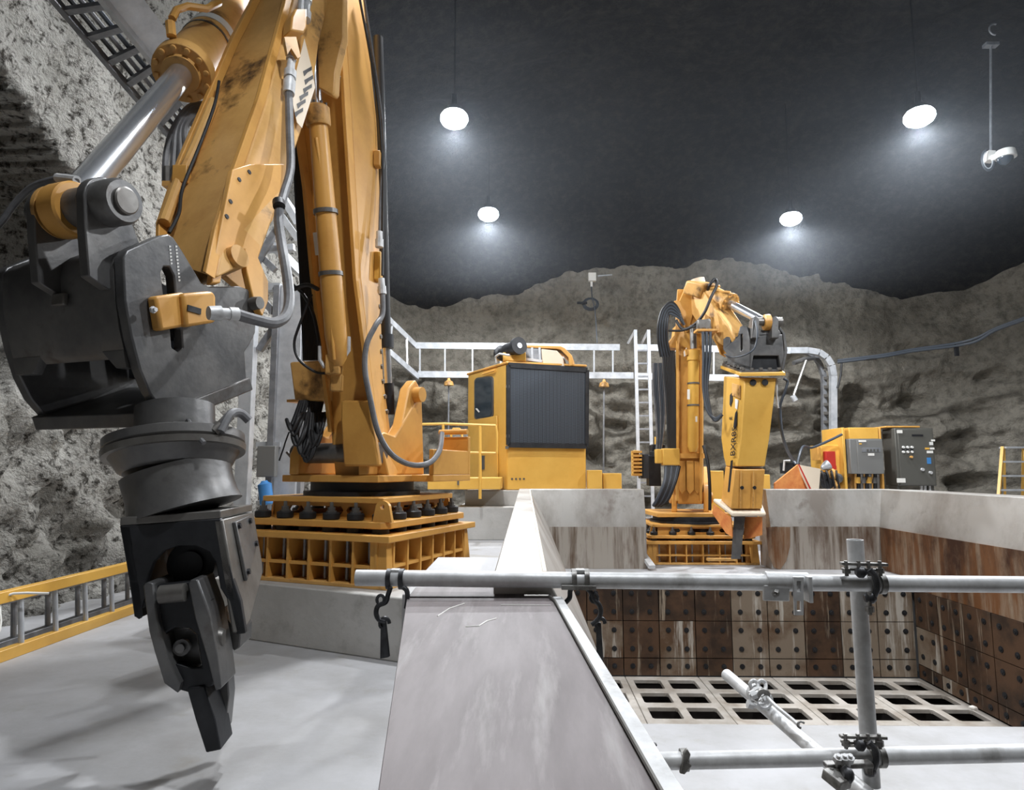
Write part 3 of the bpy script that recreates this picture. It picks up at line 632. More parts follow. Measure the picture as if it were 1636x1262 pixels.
# ---- quick coupler head
A_ = V((.95, -.30, 0)).normalized(); Dd = V((.30, .95, 0)).normalized()
O_ = P(197, 410, 2.35); pc = (O_, A_)
def KC(x, y, off=0.0): return K(x, y, (O_ - A_ * 0, A_)) - A_ * off
cheek = [(197, 412), (204, 400), (255, 377), (268, 374), (278, 380), (290, 398), (322, 452), (334, 458), (382, 457), (396, 462), (405, 476), (410, 498), (408, 532), (398, 552), (391, 562), (394, 606), (262, 658), (240, 628), (224, 590), (211, 541), (200, 480)]
slot1 = [(258, 434), (262, 426), (272, 426), (279, 440), (282, 470), (284, 520), (262, 520), (258, 460)]
slot2 = [(274, 500), (292, 500), (292, 556), (284, 562), (276, 556)]
slot1 = [(257, 436), (262, 426), (271, 426), (278, 440), (281, 472), (262, 474)]
slot2 = [(272, 524), (290, 524), (292, 556), (284, 562), (275, 556)]
head = MB(); hd = [KC(x, y) for x, y in cheek]
head.prism(hd, -A_ * .05, [[KC(x, y) for x, y in s] for s in (slot1, slot2)])
Hd = obj('coupler_cheek', head, 'steel_dark', m1, bevel=.006)
W_ = .66
head = MB(); head.prism([p - A_ * W_ for p in hd], -A_ * .05, [[KC(x, y) - A_ * W_ for x, y in s] for s in (slot1, slot2)]); obj('coupler_cheek', head, 'steel_dark', m1, bevel=.006)
mb = MB()
for k in range(11):
    for x0, n_k in ((270, 6), (280, 11)):
        if k < n_k: mb.prism([K(x, y, (O_ + A_ * .001, A_)) for x, y in ((x0 + k * .5, 392 + k * 5.4), (x0 + 3 + k * .5, 392.6 + k * 5.4), (x0 + 3 + k * .5, 395 + k * 5.4), (x0 + k * .5, 395.6 + k * 5.4))], A_ * .001)
obj('stamped_marks', mb, 'label', Hd, label='row of small pale stamped marks', kind='stuff')
# front shell between the cheeks: rounded drum on top, plate with an arched opening below
prof = [(214, 560), (205, 520), (199, 470), (197, 430), (201, 408), (212, 398), (228, 392), (250, 386)]
outer_ = [KC(x, y) for x, y in prof]; inner_ = [p + Dd * .04 - V((0, 0, .02)) for p in outer_]
mb = MB()
sec = outer_ + inner_[::-1]
mb.loft([[p - A_ * .05 for p in sec], [p - A_ * (W_) for p in sec]]); obj('coupler_shell', mb, 'steel_dark', m1, ang=50)
low = [KC(214, 560), KC(205, 520)]
for s0, s1, s2, s3 in ((.05, .16, .05, .10), (W_ - .16, W_, W_ - .10, W_)):
    pA, pB = KC(213, 558), KC(217, 586)
    mb = MB(); mb.prism([pA - A_ * s0, pA - A_ * s1, pB - A_ * s3, pB - A_ * s2], Dd * .04); obj('shell_corner', mb, 'steel_dark', m1)
# bottom plate
fr, br2 = KC(262, 655), KC(396, 603)
pn = (br2 - fr).cross(A_).normalized(); pn = -pn if pn.z > 0 else pn
mb = MB(); f0 = fr - (br2 - fr).normalized() * .03 + A_ * .015
mb.prism([f0, br2 + A_ * .015, br2 - A_ * (W_ + .05), f0 - A_ * (W_ + .07)], pn * .062); obj('coupler_base_plate', mb, 'steel_dark', m1, bevel=.006)
# inside: rear wall, pins and ribs
mb = MB(); mb.prism([KC(388, 470) - A_ * .05, KC(388, 595) - A_ * .05, KC(388, 595) - A_ * W_, KC(388, 470) - A_ * W_], -Dd * .04); obj('coupler_rear_wall', mb, 'steel_black', m1)
for (x, y, r) in ((300, 520, .06), (350, 500, .055)):
    p = KC(x, y); mb = MB(); mb.tube([p - A_ * .04, p - A_ * W_], r, 18); obj('coupler_pin', mb, 'steel_black', m1)
for s_ in (.22, .36):
    mb = MB(); mb.prism([KC(x, y, s_) for x, y in [(215, 420), (300, 430), (370, 480), (380, 590), (300, 560), (228, 560)]], -A_ * .03); obj('coupler_rib', mb, 'steel_black', m1)
# ears and pin of the cylinder eye
for s_ in (.07, .33):
    mb = MB(); ctr = P(160, 335, 2.33)
    pc0 = K(160, 335, (O_ - A_ * s_, A_)); e_c = V((e0.x, e0.y, e0.z)) ; off = (O_ - A_ * s_ - e_c).dot(A_); ec = e_c + A_ * off
    pts = []
    for k in range(13):
        q = math.pi * (-.05 + 1.15 * k / 12); pts.append(ec + Dd * (.10 * math.cos(q)) + V((0, 0, .10 * math.sin(q))))
    pts += [ec - Dd * .085 - V((0, 0, .12)), ec - Dd * .055 - V((0, 0, .30)), ec + Dd * .03 - V((0, 0, .33)), ec + Dd * .20 - V((0, 0, .20))]
    mb.prism(pts, -A_ * .045); obj('eye_lug', mb, 'steel_dark', m1, bevel=.012)
pa = e0 + A_ * ((O_ - e0).dot(A_) - .0); 
mb = MB(); mb.tube([pa - A_ * .06, pa - A_ * .42], .078, 28); o = obj('eye_pin_sleeve', mb, 'steel_dark', m1, bevel=.006)
mb = MB(); mb.lathe(pa - A_ * .08, pa + A_ * .015, [(0, .088), (.8, .088), (1, .078)], 28); obj('pin_boss', mb, 'steel_dark', o)
mb = MB(); mb.lathe(pa + A_ * .0, pa + A_ * .03, [(0, .052), (.85, .052), (1, .046)], 26); obj('pin_cap', mb, 'steel_grey', o)
mb = MB(); mb.lathe(pa - A_ * .22, pa - A_ * .315, [(0, .10), (.08, .108), (.92, .108), (1, .10)], 30); obj('rod_eye', mb, 'yellow', o)
mb = MB(); mb.lathe(pa - A_ * .325, pa - A_ * .345, [(0, .104), (1, .104)], 30); obj('eye_seal', mb, 'yellow_worn', o)
hose('grease_hose', [(122, 290, 2.38), (108, 283, 2.4), (85, 287, 2.42), (52, 298, 2.44), (24, 325, 2.46), (2, 355, 2.46), (-30, 385, 2.46)], .013, 'hose_grey', m1)
mb = MB(); mb.tube([P(123, 288, 2.38), P(92, 284, 2.41)], .018, 10); obj('fitting', mb, 'galv', m1)
# yellow pin guard with fitting on the cheek
pg = (O_ + A_ * .0, A_)
g1 = [KC(x, y) for x, y in [(233, 475), (281, 468), (285, 522), (242, 530)]]
mb = MB(); mb.prism(g1, A_ * .05); obj('pin_guard', mb, 'yellow', m1, bevel=.012)
g2 = [K(x, y, (O_ + A_ * .03, A_)) for x, y in [(279, 470), (326, 466), (333, 474), (333, 516), (284, 524)]]
mb = MB(); mb.prism(g2, A_ * .045); o = obj('pin_guard', mb, 'yellow', m1, bevel=.014)
p = K(308, 495, (O_ + A_ * .07, A_)); mb = MB(); mb.box(p, (.02, .07, .025), Matrix.Rotation(math.atan2(A_.y, A_.x), 3, 'Z')); obj('guard_slot', mb, 'steel_black', o)
p = K(243, 495, (O_ + A_ * .05, A_)); mb = MB(); mb.lathe(p, p + A_ * .02, [(0, .014), (.5, .014), (.5, .009), (1, .009)], 6); obj('guard_bolt', mb, 'galv', m1)
p = KC(402, 485); mb = MB(); mb.lathe(p - A_ * .05, p + A_ * .05, [(0, .035), (.4, .035), (.4, .028), (.6, .028), (.6, .034), (1, .03)], 14); obj('latch_pin', mb, 'steel_grey', m1)
p = K(100, 480, (KC(197, 450), Dd)); mb = MB(); mb.box(p - Dd * .012, (.07, .02, .05), Matrix.Rotation(math.atan2(A_.y, A_.x), 3, 'Z')); obj('shell_plug', mb, 'steel_grey', m1, bevel=.006)
# ---- rotator and grab
rc = P(281, 712, 2.62); rax = (V((-.16, .16, 1)).normalized())
mb = MB(); mb.lathe(rc + rax * .16, rc - rax * .11, [(0, .15), (.42, .15), (.45, .22), (.50, .262), (.62, .262), (.66, .25), (.72, .25), (.78, .235), (.95, .21), (1, .19)], 44); o = obj('rotator', mb, 'steel_dark', m1, ang=30)
mb = MB(); mb.lathe(rc - rax * .02, rc - rax * .045, [(0, .266), (1, .262)], 44); obj('rotator_ring', mb, 'steel_grey', o)
cb = P(297, 812, 2.60)
mb = MB(); mb.lathe(rc - rax * .10, cb + V((0, 0, -.01)), [(0, .205), (.5, .20), (.8, .205), (1, .215)], 40); obj('rotator_neck', mb, 'steel_dark', o)
mb = MB(); mb.tube([P(352, 690, 2.5), P(368, 662, 2.55), P(384, 660, 2.6), P(398, 672, 2.62)], .018, 10, smooth=4); obj('swivel_hose', mb, 'hose_grey', m1)
mb = MB(); mb.lathe(P(340, 690, 2.5), P(368, 664, 2.55), [(0, .024), (.4, .024), (.4, .018), (1, .02)], 12); obj('fitting', mb, 'steel_grey', m1)
mb = MB(); mb.tube([P(300, 672, 2.5), P(310, 690, 2.46), P(326, 708, 2.44)], .010, 8, smooth=4); obj('swivel_hose', mb, 'hose_grey', m1)
for k in range(10):
    q = 2 * math.pi * k / 10; u = rax.orthogonal().normalized(); w = rax.cross(u); p = rc + rax * .022 + (u * math.cos(q) + w * math.sin(q)) * .20
    mb = MB(); mb.lathe(p, p + rax * .02, [(0, .016), (1, .015)], 6); obj('rotator_bolt', mb, 'steel_dark', o)
# grab housing
Ng = V((.14, -1, .0)).normalized(); Ag = V((1, .14, 0)).normalized()
G0 = P(275, 850, 2.42); gp = (G0, Ng)
def KG(x, y, d=0.0): return K(x, y, (G0 - Ng * d, Ng))
fpts = [(191, 840), (352, 828), (356, 850), (372, 925), (384, 960), (392, 1012), (378, 1014), (366, 962), (352, 940), (345, 900), (334, 882), (312, 872), (285, 872), (262, 880), (245, 898), (235, 925), (232, 955), (222, 990), (215, 985), (207, 930)]
mb = MB(); mb.prism([KG(x, y) for x, y in fpts], -Ng * .03); gh = obj('grab_housing', mb, 'steel_black', m1, bevel=.004)
mb = MB(); mb.prism([KG(x, y, .40) for x, y in fpts], -Ng * .03); obj('grab_back_plate', mb, 'steel_black', gh, bevel=.004)
tf = [KG(191, 840), KG(352, 828)]; tb = [p + (-Ng) * .43 for p in tf]
mb = MB(); mb.prism([tf[0], tf[1], tb[1], tb[0]], V((0, 0, .03))); obj('grab_top_plate', mb, 'steel_grey', gh, bevel=.004)
mb = MB(); sp = [KG(356, 830), KG(372, 925), KG(386, 962), KG(392, 1010)]
s_pts = [sp[0], sp[1], sp[2], sp[3], sp[3] - Ng * .12 + V((0, 0, .02)), sp[2] - Ng * .40 + V((0, 0, .05)), sp[1] - Ng * .42, sp[0] - Ng * .42]
sn = Ag
spl = plane3(sp[0], sp[0] - Ng * .4, sp[1])
s_pts = [p - spl[1] * (p - spl[0]).dot(spl[1]) for p in s_pts]
mb.prism(s_pts, -Ag * .035); obj('grab_side_plate', mb, 'steel_grey', gh, bevel=.006)
so = spl[1] if spl[1].dot(Ag) > 0 else -spl[1]
tri = [sp[0] - Ng * .10 + V((0, 0, -.02)), sp[0] - Ng * .30 + V((0, 0, -.01)), sp[0] - Ng * .34 + V((0, 0, -.14)), sp[0] - Ng * .12 + V((0, 0, -.26)) ]
tri = [p - so * (p - spl[0]).dot(so) for p in tri]
mb = MB(); mb.prism(tri, so * .015); tc_ = obj('side_cover', mb, 'steel_dark', gh, bevel=.004)
for p in tri:
    c0 = sum(tri, V((0, 0, 0))) / 4; p = p.lerp(c0, .22) + so * .015
    mb = MB(); mb.lathe(p, p + so * .01, [(0, .012), (1, .012)], 6); obj('cover_bolt', mb, 'steel_black', gh)
lp = [KG(193, 842), KG(207, 930), KG(215, 985)]
mb = MB(); mb.prism([lp[0], lp[1], lp[2], lp[2] - Ng * .1, lp[1] - Ng * .42, lp[0] - Ng * .42], Ag * .03); obj('grab_side_plate', mb, 'steel_black', gh)
p0 = KG(302, 902, .10); mb = MB(); mb.lathe(p0 + Ng * .0, p0 - Ng * .2, [(0, .03), (0, .05), (.1, .05), (.1, .09), (1, .09)], 24); obj('inner_cylinder', mb, 'steel_black', gh)
# jaw
def jaw_plate(px, d0, th, m='steel_dark', nm='jaw_plate'):
    mb = MB(); mb.prism([KG(x, y, d0) for x, y in px], -Ng * th); return obj(nm, mb, m, jaw, bevel=.005)
jb = [(240, 936), (320, 928), (336, 960), (348, 1020), (352, 1060), (340, 1096), (300, 1106), (286, 1102), (264, 1060), (246, 990)]
hole = [(264, 1012), (280, 1003), (302, 1004), (314, 1014), (318, 1040), (322, 1066), (300, 1066), (276, 1060), (268, 1040)]
mb = MB(); mb.prism([KG(x, y, -.03) for x, y in jb], -Ng * .05, [[KG(x, y, -.03) for x, y in hole]]); jaw = obj('grab_jaw', mb, 'steel_black', m1, bevel=.008)
mb = MB(); mb.prism([KG(x, y, .04) for x, y in hole], -Ng * .02); obj('jaw_back', mb, 'steel_dark', jaw)
lo_ = [(228, 936), (234, 930), (245, 932), (252, 990), (268, 1050), (288, 1092), (284, 1108), (262, 1092), (246, 1040), (238, 1010)]
jaw_plate(lo_, -.06, .24)
ri = [(300, 934), (304, 926), (316, 926), (334, 975), (348, 1050), (354, 1100), (344, 1104), (330, 1050), (312, 990)]
jaw_plate(ri, -.07, .17, 'steel_dark')
mb = MB(); mb.tube([KG(256, 950, -.07), KG(296, 946, -.07)], .032, 20); obj('jaw_pin', mb, 'steel_grey', jaw)
mb = MB(); p = KG(292, 1033, -.0); mb.lathe(p + Ng * .03, p, [(0, .016), (.5, .016), (.5, .03), (1, .03)], 16); obj('jaw_pin', mb, 'steel_dark', jaw)
pj = KG(342, 1018, -.0); mb = MB(); mb.lathe(pj - Ag * .02, pj + Ag * .035, [(0, .035), (.7, .035), (1, .028)], 18); obj('jaw_pin', mb, 'steel_grey', jaw)
jaw_plate([(298, 1100), (326, 1095), (344, 1150), (353, 1198), (329, 1203), (312, 1150)], -.04, .14, 'steel_black', 'jaw_tine')
jaw_plate([(330, 1070), (362, 1060), (366, 1110), (360, 1168), (352, 1170), (346, 1120)], .08, .08, 'steel_dark', 'jaw_tine')
jaw_plate([(348, 975), (372, 1000), (385, 1005), (383, 1035), (374, 1040), (360, 1025), (350, 1000)], .12, .16, 'steel_dark', 'rear_jaw')
# ---- hoses and cables of machine 1
hose('boom_hose', [(610, 455, 4.6), (611, 500, 4.58), (600, 520, 4.5), (586, 550, 4.45), (583, 590, 4.42), (592, 640, 4.42), (604, 690, 4.45), (625, 725, 4.5), (655, 742, 4.55), (685, 740, 4.7), (702, 720, 4.85), (706, 692, 5.0)], .020, 'hose_grey', m1)
hose('boom_hose', [(575, 0, 4.5), (590, 80, 4.6), (604, 170, 4.7), (611, 260, 4.74), (612, 330, 4.72), (611, 440, 4.65)], .010, 'rubber', m1, 8)
hose('boom_hose', [(582, 0, 4.5), (596, 90, 4.62), (609, 180, 4.74), (614, 250, 4.76), (609, 290, 4.74), (606, 380, 4.7)], .010, 'hose_grey', m1, 8)
mb = MB(); mb.lathe(P(606, 370, 4.62), P(606, 395, 4.62), [(0, .024), (.5, .024), (.5, .03), (1, .03)], 10); obj('fitting', mb, 'galv', m1)
mb = MB(); mb.lathe(P(609, 445, 4.6), P(611, 470, 4.6), [(0, .024), (.5, .024), (.5, .03), (1, .03)], 10); obj('fitting', mb, 'galv', m1)
rg = random.Random(3)
for k in range(9):
    dx = k * 2.8; b0 = 480 + dx * .6
    hose('boom_hose', [(472 + dx * .3, 200, 4.8), (474 + dx * .5, 300, 4.82), (480 + dx * .7, 400, 4.85), (484 + dx, 480, 4.88), (488 + dx * .9, 576, 4.9)], .022, 'rubber', m1, 7, 4)
for k in range(12):
    dx = rg.uniform(-1, 1); x0 = 474 + k * 3.2; bot = 745 - abs(k - 6) * 8 - rg.uniform(0, 16)
    hose('slack_hose', [(x0 + 6, 640, 4.62 + .01 * k), (x0 - 6 + dx * 6, 680, 4.55 + .01 * k), (x0 - 16 + k * 1.2, bot - 18, 4.45 + .01 * k), (x0 - 8 + k * .8, bot, 4.45 + .01 * k), (x0 + 4 + k * .4, bot - 22, 4.48 + .01 * k), (x0 + 10, 660, 4.6 + .01 * k)], .013, 'rubber', m1, 7, 4)
hose('slack_hose', [(462, 690, 4.7), (456, 706, 4.7), (453, 716, 4.7), (446, 736, 4.7)], .006, 'rubber', m1, 6, 4)
hose('slack_hose', [(498, 470, 4.5), (478, 520, 4.5), (470, 550, 4.5), (478, 575, 4.5), (504, 594, 4.5), (526, 596, 4.5)], .010, 'rubber', m1, 7)
hose('slack_hose', [(464, 452, 4.7), (484, 470, 4.6), (500, 500, 4.5), (508, 535, 4.48), (511, 556, 4.45)], .012, 'rubber', m1, 7)
hose('slack_hose', [(470, 462, 4.6), (490, 455, 4.55), (508, 462, 4.5)], .016, 'rubber', m1, 7)
hose('slack_hose', [(458, 722, 5.1), (480, 745, 5.1), (500, 748, 5.1), (520, 738, 5.1)], .012, 'hose_grey', m1, 7)
# ------------------------------------------------------------------ machine 2 (far, with the hydraulic hammer)
c2 = V((P(1110, 850, 10.55).x - .05, 10.62, dk + .003))
m2 = thing('rock_breaker_machine', 'yellow boom machine holding a tall hydraulic hammer in the gap of the hopper rim', 'machine', c2, 'pedestal boom machines at the hopper')
X2 = frame(c2, 0.0)
top2 = machine_base(m2, X2, .86, .76)
def P2(x, y, d=0.0): return P(x, y, 10.4 + d)
mb = MB(X2); mb.prism([(-.62, -.5, top2), (.50, -.5, top2), (.55, .6, top2), (-.7, .6, top2)], (0, 0, .06)); obj('turret_plate', mb, 'yellow', m2, bevel=.006)
for a, b in ((1073, 1082), (1124, 1134)):
    mb = MB(); mb.prism([P2(a, 818), P2(a, 790), P2(a, 775, .1), P2(a, 768, .4), P2(a, 745, .8), P2(a, 818, .9)], V((.085, 0, 0))); obj('boom_bracket', mb, 'yellow', m2, bevel=.012)
mb = MB(); mb.tube([P2(1070, 795, .12), P2(1137, 795, .12)], .09, 20); obj('boom_foot_pin', mb, 'yellow', m2)
def q4(l, r, y, d, w=.35): return [P2(l, y, d), P2(r, y, d), P2(r + 3, y, d + w), P2(l + 3, y, d + w)]
mb = MB(); mb.loft([q4(1083, 1121, 805, -.05), q4(1082, 1121, 760, -.05), q4(1081, 1121, 700, -.05), q4(1081, 1121, 620, -.08), q4(1080, 1121, 540, -.1), q4(1079, 1118, 500, -.05), q4(1082, 1112, 462, 0)])
obj('boom', mb, 'yellow', m2, bevel=.015)
for x0, x1 in ((1084, 1094), (1096, 1108), (1109, 1119)):
    mb = MB(); mb.prism([P2(x0, 736, -.06), P2(x1, 736, -.06), P2(x1 + 1, 782, -.06), P2((x0 + x1) / 2, 790, -.06), P2(x0, 782, -.06)], V((0, -.03, 0))); obj('foot_panel', mb, 'yellow', m2, bevel=.01)
mb = MB(); mb.loft([q4(1080, 1123, 724, -.12, .1), q4(1080, 1123, 732, -.12, .1)]); obj('boom_rib', mb, 'yellow', m2)
for x0 in (1082, 1119):
    mb = MB(); mb.beam(P2(x0, 545, -.14), P2(x0, 800, -.1), .035, .06, (0, 1, 0)); obj('boom_flange', mb, 'yellow', m2)
a, b = P2(1107, 722, -.2), P2(1108, 560, -.25)
mb = MB(); mb.lathe(a, b, [(0, .05), (.05, .085), (.9, .085), (.9, .10), (1, .10)], 20); o = obj('dipper_cylinder', mb, 'yellow_clean', m2)
mb = MB(); mb.tube([b, P2(1107, 520, -.2)], .05, 14); obj('rod', mb, 'steel_grey', o)
for y in (613, 648): 
    p = a.lerp(b, (722 - y) / 162); mb = MB(); mb.lathe(p - V((0, 0, .012)), p + V((0, 0, .012)), [(0, .095), (1, .095)], 18); obj('clamp_band', mb, 'steel_dark', o)
mb = MB(); mb.prism([P2(1095, 558, -.3), P2(1119, 556, -.3), P2(1119, 565, -.3), P2(1097, 567, -.3)], V((0, .1, 0))); obj('rod_bracket', mb, 'yellow', m2)
mb = MB(); mb.prism([P2(1092, 562, -.24), P2(1097, 555, -.24), P2(1096, 568, -.24), P2(1093, 570, -.24)], V((0, -.005, 0))); obj('warning_label', mb, 'white', m2, label='white label')
for (x0, y0, w, h) in ((1098, 622, 4, 16), (1111, 665, 3, 9)):
    mb = MB(); mb.prism([P2(x0, y0, -.36), P2(x0 + w, y0, -.36), P2(x0 + w, y0 + h, -.36), P2(x0, y0 + h, -.36)], V((0, -.004, 0))); obj('label', mb, 'white', m2, label='small white label')
# head of the boom
mb = MB(); mb.prism([P2(x, y, -.1) for x, y in [(1072, 492), (1078, 480), (1086, 480), (1094, 462), (1096, 455), (1108, 456), (1112, 480), (1108, 500), (1100, 530), (1096, 532), (1086, 505), (1080, 500)]], V((0, .12, 0))); obj('boom_head_plate', mb, 'yellow', m2, bevel=.01)
mb = MB(); mb.prism([P2(x, y, .25) for x, y in [(1086, 480), (1094, 462), (1108, 456), (1120, 470), (1110, 520), (1096, 532)]], V((0, .12, 0))); obj('boom_head_plate', mb, 'yellow', m2, bevel=.01)
mb = MB(); mb.prism([P2(x, y, -.1) for x, y in [(1063, 555), (1078, 535), (1080, 520), (1084, 556)]], V((0, .25, 0))); obj('side_bracket', mb, 'yellow', m2)
# dipper with its cylinder towards the viewer
a, b = P2(1104, 470, .1), P2(1166, 556, -1.0)
d = (b - a).normalized(); sd = d.cross(V((0, 0, 1))).normalized(); u = sd.cross(d)
def sq(p, w, h): return [p - sd * w / 2 - u * h / 2, p + sd * w / 2 - u * h / 2, p + sd * w / 2 + u * h / 2, p - sd * w / 2 + u * h / 2]
mb = MB(); mb.loft([sq(P2(1112, 466, 0), .26, .34), sq(P2(1125, 480, -.2), .30, .48), sq(P2(1145, 510, -.5), .30, .46), sq(P2(1168, 535, -.85), .26, .34), sq(P2(1180, 550, -1.0), .22, .2)]); obj('dipper', mb, 'yellow_worn', m2, bevel=.015)
mb = MB(); mb.prism([P2(x, y, -.62) for x, y in [(1126, 500), (1150, 520), (1160, 545), (1160, 570), (1152, 566), (1146, 550), (1136, 535), (1124, 518)]], V((0, .05, 0))); obj('ear_plate', mb, 'yellow', m2, bevel=.008)
# trunnion block and tilt cylinder
mb = MB(); mb.loft([sq(P2(1108, 459, -.2), .34, .24), sq(P2(1134, 466, -.45), .32, .26)]); obj('head_block', mb, 'yellow_worn', m2, bevel=.03)
mb = MB(); mb.tube([P2(1114, 446, -.2), P2(1116, 455, -.2)], .11, 16); obj('head_cap', mb, 'tan', m2, label='pale round cap')
e0, e1 = P2(1222, 515, -1.25), P2(1167, 486, -.72); ax = (e1 - e0).normalized()
mb = MB(); mb.lathe(e1, e1 + ax * .55, [(0, .08), (0, .17), (.08, .17), (.1, .14), (1, .14)], 26); o = obj('tilt_cylinder', mb, 'yellow_worn', m2, bevel=.005)
uu = ax.orthogonal().normalized(); ww = ax.cross(uu)
for k in range(10):
    q = 2 * math.pi * k / 10; p = e1 + (uu * math.cos(q) + ww * math.sin(q)) * .14; mb = MB(); mb.lathe(p - ax * .025, p, [(0, .018), (1, .018)], 6); obj('gland_bolt', mb, 'yellow', o)
mb = MB(); mb.tube([e0, e1], .065, 18); obj('rod', mb, 'chrome', o)
mb = MB(); mb.tube([P2(1139, 470, -.6), P2(1146, 465, -.62), P2(1166, 467, -.75), P2(1168, 474, -.8)], .02, 8); obj('hard_line', mb, 'yellow', o)
# coupler head of machine 2
YH = -1.25
def front_poly(px, d, th, nm, mt, lab=None, bev=.01): 
    mb = MB(); mb.prism([P2(x, y, d) for x, y in px], V((0, th, 0))); return obj(nm, mb, mt, m2, label=lab, bevel=bev)
ck_out = [(0, 0), (0, 12), (2, 30), (6, 46), (30, 58)]
def side_plane(x, y, d0): return (P2(x, y, d0), V((.93, .36, 0)).normalized())
SPn = V((-.80, -.60, 0)).normalized(); SP = (P2(1196, 560, YH), SPn)
def KS(x, y): return K(x, y, SP)
ckp = [(1155, 542), (1160, 538), (1178, 538), (1182, 522), (1186, 520), (1194, 523), (1198, 540), (1198, 592), (1176, 588), (1162, 582), (1161, 566), (1155, 558)]
hole1 = [(1183, 534), (1186, 533), (1186, 560), (1183, 561)]
mb = MB(); mb.prism([KS(x, y) for x, y in ckp], -SPn * .05, [[KS(x, y) for x, y in hole1]]); obj('coupler_cheek', mb, 'steel_dark', m2, bevel=.008)
ac = V((.97, -.24, 0)).normalized()
# front face, narrower to the right, and opposite cheek
ff = [(1198, 524), (1206, 545), (1244, 540), (1249, 552), (1252, 566), (1249, 585), (1244, 565), (1208, 567), (1200, 585)]
FPn = V((.05, -1, 0)).normalized(); FP = (P2(1196, 560, YH), FPn)
def KF(x, y, o_=0.0): return K(x, y, (FP[0] - FPn * o_, FPn))
mb = MB(); mb.prism([KF(x, y) for x, y in [(1196, 536), (1250, 534), (1253, 566), (1248, 590), (1244, 568), (1204, 568), (1200, 590), (1197, 590)]], -FPn * .05); obj('coupler_shell', mb, 'steel_dark', m2, bevel=.01)
mb = MB(); mb.prism([KF(x, y, .06) for x, y in [(1198, 568), (1250, 568), (1247, 592), (1200, 592)]], -FPn * .35); obj('coupler_core', mb, 'steel_black', m2)
mb = MB(); mb.prism([KF(x, y) for x, y in [(1196, 536), (1250, 534), (1246, 526), (1200, 528)]], -FPn * .5); obj('coupler_drum', mb, 'steel_dark', m2, bevel=.02)
mb = MB(); p_ = [KF(1248, 592), KF(1254, 560), KF(1250, 532), KF(1240, 520)]; mb.prism([*p_, p_[3] - FPn * .3, p_[0] - FPn * .5], V((.04, 0, 0))); obj('coupler_cheek', mb, 'steel_dark', m2, bevel=.008)
for x0 in (1203, 1234):
    front_poly([(x0, 510), (x0 + 3, 505), (x0 + 7, 505), (x0 + 10, 510), (x0 + 11, 540), (x0 - 1, 540)], YH - .1, .18, 'eye_lug', 'steel_dark')
mb = MB(); mb.tube([P2(1200, 514, YH), P2(1249, 514, YH)], .06, 18); o = obj('eye_pin', mb, 'steel_grey', m2)
mb = MB(); mb.lathe(P2(1220, 515, YH), P2(1230, 515, YH), [(0, .10), (.1, .115), (.9, .115), (1, .10)], 22); obj('rod_eye', mb, 'yellow', o)
mb = MB(); mb.tube([P2(1206, 512, YH - .1), P2(1210, 530, YH - .2), P2(1206, 555, YH - .2), P2(1190, 567, YH - .2), P2(1168, 571, YH + .1), P2(1158, 566, YH + .3)], .012, 8, smooth=4); obj('coupler_hose', mb, 'slate', m2)
# hammer
HL, HF, HR = (1154, .0), 0, 0
tpl = [P2(1151, 589, YH + .55), P2(1183, 601, YH - .12), P2(1255, 600, YH - .05), P2(1240, 590, YH + .55)]
mb = MB(); mb.prism(tpl, (0, 0, .045)); hm = obj('hammer_top_plate', mb, 'yellow_clean', m2, bevel=.004)
mb = MB(); mb.prism([p + V((0, 0, .046)) for p in [tpl[0] + V((.03, 0, 0)), tpl[1] + V((.03, .05, 0)), tpl[2] + V((-.06, .05, 0)), tpl[3]]], (0, 0, .04)); obj('coupler_base_plate', mb, 'steel_dark', m2)
for k in range(6):
    p = tpl[0].lerp(tpl[1], (k + .5) / 6) + V((.06, .03, .09)); mb = MB(); mb.lathe(p, p + V((0, 0, .035)), [(0, .03), (1, .028)], 6); obj('top_bolt', mb, 'steel_grey', m2)
for k in range(5):
    p = tpl[1].lerp(tpl[2], (k + .5) / 5) + V((0, .07, .09)); mb = MB(); mb.lathe(p, p + V((0, 0, .035)), [(0, .03), (1, .028)], 6); obj('top_bolt', mb, 'steel_grey', m2)
def hs(y, bl, fl, fr): return [P2(bl, y - 3 if y < 700 else y + 0, YH + .45), P2(fl, y, YH), P2(fr, y, YH + .03), P2(fr - 4, y, YH + .45)]
Hs = [hs(604, 1156, 1190, 1240), hs(640, 1155, 1188, 1236), hs(700, 1152, 1184, 1229), hs(730, 1156, 1180, 1224), hs(745, 1160, 1178, 1222)]
mb = MB(); mb.loft(Hs); hb = obj('hammer_body', mb, 'yellow_clean', m2, bevel=.012)
Hl = [[P2(1159, 745, YH + .4), P2(1174, 750, YH - .03), P2(1222, 750, YH), P2(1218, 748, YH + .4)], [P2(1152, 800, YH + .4), P2(1168, 813, YH - .03), P2(1217, 813, YH), P2(1213, 800, YH + .4)]]
mb = MB(); mb.loft(Hl); obj('hammer_lower_frame', mb, 'yellow', m2, bevel=.01)
for x0 in (1184, 1204):
    mb = MB(); mb.beam(P2(x0, 752, YH - .05), P2(x0 - 1, 812, YH - .05), .012, .01, (0, 1, 0)); obj('frame_seam', mb, 'yellow_worn', hb)
    p = P2(x0 + 1, 779, YH - .04); mb = MB(); mb.lathe(p, p - V((0, .02, 0)), [(0, .025), (1, .025)], 10); obj('frame_port', mb, 'steel_black', hb)
for x0 in (1203, 1222):
    p = P2(x0, 611, YH + .0); mb = MB(); mb.lathe(p, p - V((0, .012, 0)), [(0, .045), (1, .045)], 18); obj('body_port', mb, 'steel_black', hb)
